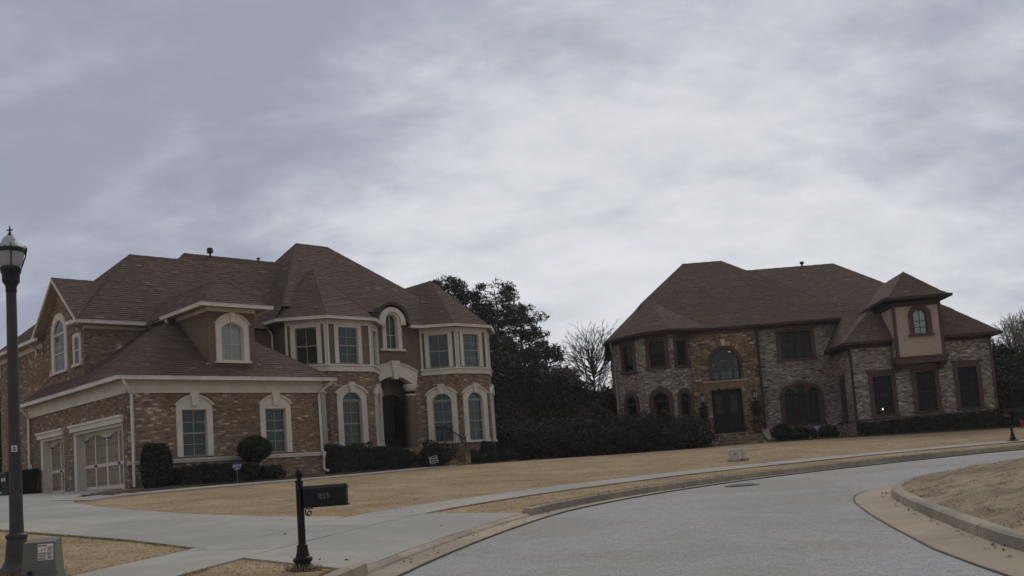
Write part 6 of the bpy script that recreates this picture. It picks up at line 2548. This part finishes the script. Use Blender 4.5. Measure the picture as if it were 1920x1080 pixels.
# label lies on the sloping front of the cover
import mathutils
sl_ = math.atan2(.025, .322)
LB = MB()
LB.box(-.0, .155, -.004, 0, .0, .175)
lab = LB.build('label', M['white_print'], UB)
lab.location = (-.012, -.1405, .295)
lab.rotation_euler = (-sl_, 0, 0)
for nm, mt, rc in (('label_print', 'red_print', [(.004, .092, .150, .162), (.004, .092, .072, .083)]), ('label_print', 'grey_print', [(.006, .090, .006, .034), (.006, .09, .038, .066), (.098, .150, .01, .05), (.098, .15, .055, .085), (.098, .150, .095, .125)]), ('label_print', 'dark_print', [(.034, .046, .105, .122), (.066, .078, .105, .122), (.098, .15, .132, .140)])):
    for x0, x1, z0, z1 in rc:
        m = MB()
        if mt == 'grey_print':
            z = z0
            while z < z1 - .003:
                m.box(x0, x1 - random.uniform(0, .012), -.0056, -.004, z, z + .0035)
                z += .0065
        else:
            m.box(x0, x1, -.0056, -.004, z0, z1)
        m.build(nm, M[mt], lab)
m = MB()
m.box(-.10, -.075, -.205, -.16, .10, .195)
m.tube([(-.088, -.20, .18), (-.06, -.205, .19)], .016, 8)
m.build('latch', M['black_iron'], UB)


# mailboxes
def post(t, h=1.0):
    m = MB()
    m.lathe([(.135, 0), (.135, .045), (.12, .06), (.085, .095), (.08, .105), (.10, .12), (.105, .145), (.095, .165), (.075, .175), (.07, .19), (.055, .285), (.058, .292), (.058, .305), (.05, .31)], sq=8)
    m.build('base', M['mailbox'], t)
    m = MB()
    m.lathe([(.040, .30), (.040, 1.02), (.047, 1.023), (.047, 1.035), (.040, 1.04)], sq=8)
    m.build('post', M['mailbox'], t)
    m = MB()
    m.lathe([(.024, 1.035), (.030, 1.05), (.024, 1.06), (.042, 1.085), (.046, 1.11), (.038, 1.145), (.02, 1.17), (.012, 1.175), (.013, 1.185), (.001, 1.195)], 14)
    auto_smooth(m.build('finial', M['mailbox'], t), 60)


def postbox(t, x0, x1, y0, y1, z0, number=None):
    """the box itself, lid end towards +x"""
    h = .20
    sec = lambda x, k: [(x, y0 * k, z0), (x, y1 * k, z0), (x, y1 * k, z0 + h), (x, y1 * k * .55, z0 + h + .035), (x, y0 * k * .55, z0 + h + .035), (x, y0 * k, z0 + h)]
    m = MB()
    m.loft([[p[::1] for p in sec(x0, 1)], sec(x1, 1)])
    B = m.build('box', M['mailbox'], t)
    m = MB()
    m.loft([sec(x1 - .004, 1.04), sec(x1 + .02, 1.04)])
    m.box(x1 - .01, x1 + .035, y0 * 1.1, y1 * 1.1, z0 - .012, z0 + .008)
    m.box(x1 - .01, x1 + .03, y0 * 1.1, y1 * 1.1, z0 + h - .006, z0 + h + .008)
    m.build('lid', M['mailbox'], t)
    m = MB()
    m.box(x0 - .01, x1, y0 * 1.06, y1 * 1.06, z0 - .014, z0 + .002)
    m.build('tray', M['mailbox'], t)
    m = MB()
    pts = []
    for i in range(19):
        a = -PI / 2 - i * .36
        r = .034 - i * .0013
        pts.append((x0 + .055 + r * math.cos(a) * 1.0, 0, z0 - .075 + r * math.sin(a)))
    m.tube([(x0 + .006, 0, z0 - .03), (x0 + .008, 0, z0 - .09)] + pts, .008, 6)
    m.tube([(x0 + .01, 0, z0 - .02), (x0 + .05, 0, z0 - .03), (x0 + .085, 0, z0 - .018), (x0 + .088, 0, z0 - .03)], .007, 6)
    m.build('scroll_bracket', M['mailbox'], t)
    if number:
        lettering('house_number', number, .088, M['number'], t, ((x0 + x1) / 2 - .0, y0 - .003, z0 + .105), (PI / 2, 0, 0), .0015)


mx, my = -3.03, 11.30
MA = thing('mailbox', 'black cast post mailbox numbered 859 beside the driveway apron', 'mailbox', (mx, my, gz(mx, my) - .02), R_(6))
post(MA)
postbox(MA, .05, .515, -.085, .085, .735, '859')

mx, my = 15.95, 34.75
MBX = thing('mailbox', 'black post mailbox on the far verge decorated with a red bow and greenery', 'mailbox', (mx, my, gz(mx, my) - .02), R_(10))
post(MBX)
postbox(MBX, .05, .515, -.085, .085, .735)
m = MB()
m.tube([(-.04, 0, .98), (.05, -.02, 1.01), (.3, -.03, 1.0), (.56, -.03, .98)], .03, 6)
m.build('tray', M['mailbox'], MBX)
gt = thing('garland', 'green garland draped over the decorated mailbox', 'garland', (mx, my, gz(mx, my)), R_(10))
P = np.column_stack([rng.uniform(-.22, .62, 1100), rng.normal(0, .09, 1100), rng.normal(1.03, .045, 1100) - np.abs(rng.normal(0, .02, 1100))])
np_mesh('greenery', leaf_quads(P, .05, .3), np.arange(4400).reshape(-1, 4), M['evergreen'], gt, tint=np.clip(rng.normal(.7, .2, 1100), 0, 1), kind='stuff')
bow = thing('ribbon_bow', 'red ribbon bow tied on the decorated mailbox garland', 'bow', (mx, my, gz(mx, my)), R_(10))
m = MB()
for s in (-1, 1):
    m.loft([[(-.16 + s * .0, -.1, .90), (-.16, -.1, .94), (-.16, -.06, .94), (-.16, -.06, .90)], [(-.16 + s * .08, -.12, .88), (-.16 + s * .08, -.12, .97), (-.16 + s * .08, -.05, .97), (-.16 + s * .08, -.05, .88)], [(-.16 + s * .11, -.11, .91), (-.16 + s * .11, -.11, .95), (-.16 + s * .11, -.06, .95), (-.16 + s * .11, -.06, .91)]])
m.build('loop', M['red_bow'], bow)
for x, dx in ((.30, .03), (.36, .10)):
    m = MB()
    m.hexa([(x - .03 + dx, -.13, .40), (x + .035 + dx, -.13, .44), (x + .035 + dx, -.12, .44), (x - .03 + dx, -.12, .40), (x - .03, -.12, .74), (x + .03, -.12, .74), (x + .03, -.11, .74), (x - .03, -.11, .74)])
    m.build('tail', M['red_bow'], bow)


# bins behind the lamp
def bin_(label, x, y, rz, stripes):
    t = thing('wheelie_bin', label, 'bin', (x, y, gz(x, y)), rz, 'wheeled bins at the end of the garages')
    m = MB()
    m.hexa([(-.24, -.30, .10), (.24, -.30, .10), (.24, .26, .06), (-.24, .26, .06), (-.31, -.38, 1.0), (.31, -.38, 1.0), (.31, .36, 1.0), (-.31, .36, 1.0)])
    m.box(-.33, .33, -.40, .38, .97, 1.02)
    m.build('body', M['bin'], t)
    m = MB()
    m.hexa([(-.33, -.42, 1.022), (.33, -.42, 1.022), (.33, .40, 1.022), (-.33, .40, 1.022), (-.29, -.36, 1.10), (.29, -.36, 1.10), (.29, .34, 1.12), (-.29, .34, 1.12)])
    m.build('lid', M['bin'], t)
    m = MB()
    m.bar([(-.28, .44, 1.0), (.28, .44, 1.0)], .035)
    m.build('handle', M['bin'], t)
    for s in (-1, 1):
        m = MB()
        m.tube([(s * .24, .28, .12), (s * .30, .28, .12)], .12, 14)
        m.build('wheel', M['bin'], t)
    if stripes:
        for z in (.66, .72):
            m = MB()
            m.box(-.15, .20, -.375 + (z - .66) * -.1 + .01, -.345, z, z + .022)
            m.build('label_print', M['grey_print'], t)
    else:
        m = MB()
        m.box(-.16, .16, -.382, -.345, .70, .84)
        m.build('label', M['white_print'], t)
        lettering('label_print', '22', .13, M['dark_print'], t, (0, -.384, .77), (PI / 2, 0, 0), .001)
    return t


x, y = WA(-.52, 9.42)
bin_('black wheeled bin with grey stripes just right of the lamp post', x, y, R_(-38), True)
x, y = WA(-.65, 10.85)
bin_('black wheeled bin with a white label, left of the lamp post', x, y, R_(-35), False)


# round blue alarm signs
def alarm_sign(label, x, y, rz, h):
    t = thing('yard_sign', label, 'sign', (x, y, gz(x, y)), rz, 'round blue alarm signs')
    m = MB()
    m.bar([(0, .012, -.1), (0, .012, h)], .018)
    m.build('stake', M['steel'], t)
    n = 8
    m = MB()
    r = .165
    pts = [(r * math.cos(PI / 8 + k * PI / 4), h + r * math.sin(PI / 8 + k * PI / 4)) for k in range(8)]
    m.add([(x_, -.008, z_) for x_, z_ in pts] + [(x_, .006, z_) for x_, z_ in pts], [list(range(8)), list(reversed(range(8, 16)))] + [[k, 8 + k, 8 + (k + 1) % 8, (k + 1) % 8] for k in range(8)])
    m.build('panel', M['sign_blue'], t)
    lettering('lettering', 'ADT', .155, M['white_print'], t, (0, -.0095, h), (PI / 2, 0, 0), .001, shear=.12)
    m = MB()
    m.box(-.09, .09, -.0105, -.008, h - .115, h - .095)
    m.build('lettering_line', M['white_print'], t)


x, y = WA(3.15, -1.72)
alarm_sign('round blue sign on a stake in front of the left garage window hedge', x, y, R_(22), .62)
x, y = WB(1.72, -3.1)
alarm_sign('round blue sign on a stake below the triple arched window', x, y, R_(-3), .62)

# private residence sign
x, y = WA(13.6, .35)
t = thing('yard_sign', 'tilted black sign with a white border and white script by the hedge', 'sign', (x, y, gz(x, y)), R_(20))
m = MB()
m.bar([(-.03, .012, -.1), (-.10, .012, .30)], .02)
m.bar([(.10, .012, -.1), (.05, .012, .34)], .02)
m.build('stake', M['steel'], t)
tl = R_(11)
pn = bpy.data.objects.new('panel', None)
mb = MB()
mb.box(-.20, .20, -.006, .006, -.165, .165)
p_ = mb.build('panel', M['sign_black'], t)
p_.location = (0, 0, .34)
p_.rotation_euler = (0, -tl, 0)
bpy.data.objects.remove(pn)
mb = MB()
for a in ((-.19, .19, -.157, -.143), (-.19, .19, .143, .157), (-.192, -.178, -.143, .143), (.178, .192, -.143, .143)):
    mb.box(a[0], a[1], -.0085, -.006, a[2], a[3])
for sx in (-1, 1):
    for sz in (-1, 1):
        mb.poly([(sx * .178, -.0086, sz * .143), (sx * .145, -.0086, sz * .143), (sx * .178, -.0086, sz * .11)])
mb.build('border', M['white_print'], p_)
lettering('lettering', 'Private', .125, M['white_print'], p_, (.0, -.008, .055), (PI / 2, 0, 0), .0008, shear=.25)
lettering('lettering', 'Residence', .095, M['white_print'], p_, (.0, -.008, -.06), (PI / 2, 0, 0), .0008, shear=.25)


# pale green pedestals on the second lawn
def pedestal(label, x, y, w, d, h, lean):
    t = thing('utility_pedestal', label, 'utility box', (x, y, gz(x, y) - .05), R_(8), 'pale green pedestals on the lawn')
    t.rotation_euler = (0, lean, R_(8))
    m = MB()
    m.hexa([(-w, -d, 0), (w, -d, 0), (w, d, 0), (-w, d, 0), (-w * 1.0, -d, h * .93), (w * 1.0, -d, h * .93), (w, d, h * .93), (-w, d, h * .93)])
    m.build('body', M['pale_green'], t)
    m = MB()
    m.hexa([(-w * 1.06, -d * 1.06, h * .90), (w * 1.06, -d * 1.06, h * .90), (w * 1.06, d * 1.06, h * .90), (-w * 1.06, d * 1.06, h * .90), (-w * .9, -d * .85, h), (w * .9, -d * .85, h), (w * .9, d * .85, h), (-w * .9, d * .85, h)])
    m.build('cap', M['pale_green'], t)
    m = MB()
    m.box(-w * .3, w * .3, -d - .004, -d + .002, h * .55, h * .68)
    m.build('label', M['grey_print'], t)


pedestal('wider pale green utility pedestal on the lawn before the stone steps', 5.86, 33.35, .135, .13, .46, R_(-3))
pedestal('narrow pale green utility pedestal, leaning, right of the wider one', 6.18, 33.3, .062, .07, .47, R_(-6))

# iron cover in the road near the far kerb
x, y = 4.12, 22.85
t = thing('drain_cover', 'dark iron cover set in the road by the far kerb', 'drain cover', (x, y, float(zroad(y)) + .012), R_(38))
m = MB()
m.lathe([(.40, -.03), (.40, .012), (.385, .018), (.33, .018)], 28)
m.build('ring', M['iron_cover'], t)
m = MB()
m.lathe([(.325, -.02), (.325, .022), (.31, .026)], 28)
C_ = m.build('lid', M['iron_cover'], t)
m = MB()
for i in range(-3, 4):
    w_ = math.sqrt(max(.01, .29 ** 2 - (i * .08) ** 2))
    m.box(-w_, w_, i * .08 - .012, i * .08 + .012, .026, .032)
m.build('tread_rib', M['iron_cover'], C_)


# wall lanterns at the stone entry, with a wreath hung below each, and a pot by each side of the door
for i, p in enumerate((-3.86, -.92)):
    side = ('left', 'right')[i]
    x, y = WB(p, -.3)
    t = thing('wall_lantern', 'black lantern with pale panes on the stone wall %s of the double door' % side, 'lantern', (x, y, 4.1), R_(-2), 'lanterns beside the double door')
    m = MB()
    m.box(-.05, .05, -.03, -.002, .05, .75)
    m.bar([(0, -.03, .62), (0, -.16, .70), (0, -.20, .62)], .025)
    m.tube([(0, -.02, .1), (0, -.10, .02), (0, -.16, .10), (0, -.17, .2)], .012, 6)
    m.build('bracket', M['black_iron'], t)
    m = MB()
    m.lathe([(.02, .18), (.09, .22), (.09, .235)], sq=6, c=(0, -.18))
    m.lathe([(.12, .53), (.13, .54), (.05, .62), (.02, .66), (.01, .70)], sq=6, c=(0, -.18))
    for k in range(6):
        a = PI / 6 + k * PI / 3
        m.bar([(.098 * math.cos(a), -.18 + .098 * math.sin(a), .23), (.128 * math.cos(a), -.18 + .128 * math.sin(a), .54)], .012)
    m.build('frame', M['black_iron'], t)
    m = MB()
    m.lathe([(.085, .236), (.112, .532)], sq=6, c=(0, -.18))
    m.build('pane', M['globe'], t)
    t = thing('wreath', 'dark evergreen swag hanging under the lantern %s of the double door' % side, 'wreath', (x, y, 3.55), R_(-2), 'swags under the lanterns')
    n = 600
    P = np.column_stack([rng.normal(0, .13, n), -.10 + rng.normal(0, .05, n), rng.normal(.15, .24, n)])
    np_mesh('greenery', leaf_quads(P, .06, .4), np.arange(4 * n).reshape(-1, 4), M['evergreen'], t, tint=np.clip(rng.normal(.5, .2, n), 0, 1), kind='stuff')
    m = MB()
    m.bar([(0, -.03, .6), (0, -.06, .2)], .02)
    m.build('hook', M['black_iron'], t)
    x, y = WB((-3.85, -.98)[i], -.75)
    t = thing('planter', 'dark terracotta pot beside the double door, %s side' % side, 'plant pot', (x, y, 2.40), 0, 'pots beside the double door')
    m = MB()
    m.lathe([(.16, 0), (.20, .05), (.26, .40), (.30, .44), (.30, .50), (.26, .50), (.24, .44)], 16)
    auto_smooth(m.build('pot', M['terracotta'], t))
    n = 260
    P = np.column_stack([rng.normal(0, .13, n), rng.normal(0, .13, n), .52 + np.abs(rng.normal(0, .1, n))])
    np_mesh('plant', leaf_quads(P, .05, .5), np.arange(4 * n).reshape(-1, 4), M['brush'], t, tint=np.clip(rng.normal(.5, .2, n), 0, 1), kind='stuff')

# chandelier and stair rail seen through the arched window
x, y = WB(-2.36, .28)
ch = thing('chandelier', 'dark chandelier hanging behind the arched window over the double door', 'chandelier', (x, y, 5.95))
m = MB()
m.bar([(0, 0, .6), (0, 0, 1.7)], .02)
m.lathe([(.02, .2), (.08, .3), (.05, .5), (.02, .62)], 10)
for k in range(6):
    a = k * PI / 3
    m.tube([(0, 0, .3), (.2 * math.cos(a), .2 * math.sin(a), .18), (.34 * math.cos(a), .34 * math.sin(a), .3)], .014, 5)
m.build('arms', M['black_iron'], ch)
for k in range(6):
    a = k * PI / 3
    m = MB()
    m.lathe([(.02, .30), (.02, .40), (.045, .41), (.03, .52)], 8, (.34 * math.cos(a), .34 * math.sin(a)))
    m.build('candle_shade', M['white_print'], ch)
# the small lamp burning in the wing's left window
x, y = WB(5.02, -3.85)
el = bpy.data.materials.new('warm bulb')
el.use_nodes = True
bn = el.node_tree.nodes['Principled BSDF']
bn.inputs['Emission Color'].default_value = (1.0, .86, .62, 1)
bn.inputs['Emission Strength'].default_value = 6
t = thing('candle_lamp', 'small lit candle lamp in the left window of the wing', 'lamp', (x, y, 2.78))
m = MB()
m.lathe([(.05, 0), (.05, .02), (.015, .03), (.015, .22)], 10)
m.build('stem', M['white_print'], t)
m = MB()
m.lathe([(.012, .22), (.032, .25), (.03, .28), (.005, .33)], 10)
m.build('bulb', el, t)


# longer straw left standing round the posts where the mower does not reach
tx, ty = [], []
for cx, cy, r in ((-6.545, 11.75, .25), (-5.76, 10.85, .25), (-3.03, 11.30, .15), (5.86, 33.35, .18), (6.18, 33.3, .1), (15.95, 34.75, .15)):
    k = 240
    a = rng.uniform(0, 2 * PI, k)
    q = r * (1 + np.abs(rng.normal(0, .22, k)))
    tx.append(cx + np.cos(a) * q)
    ty.append(cy + np.sin(a) * q)
tx, ty = np.concatenate(tx), np.concatenate(ty)
n = len(tx)
base = np.stack([tx, ty, ground_z(tx, ty) - .01], 1)
an = rng.uniform(0, 2 * PI, n)
L = rng.uniform(.04, .12, n)
tip = base + np.stack([np.cos(an) * L * .5, np.sin(an) * L * .5, L], 1)
w = np.stack([-np.sin(an), np.cos(an), np.zeros(n)], 1) * .004
np_mesh('straw_tufts', np.stack([base - w, base + w, tip], 1).reshape(-1, 3), np.arange(3 * n).reshape(-1, 3), M['blade'], tint=np.clip(rng.normal(.4, .25, n), 0, 1), kind='stuff')
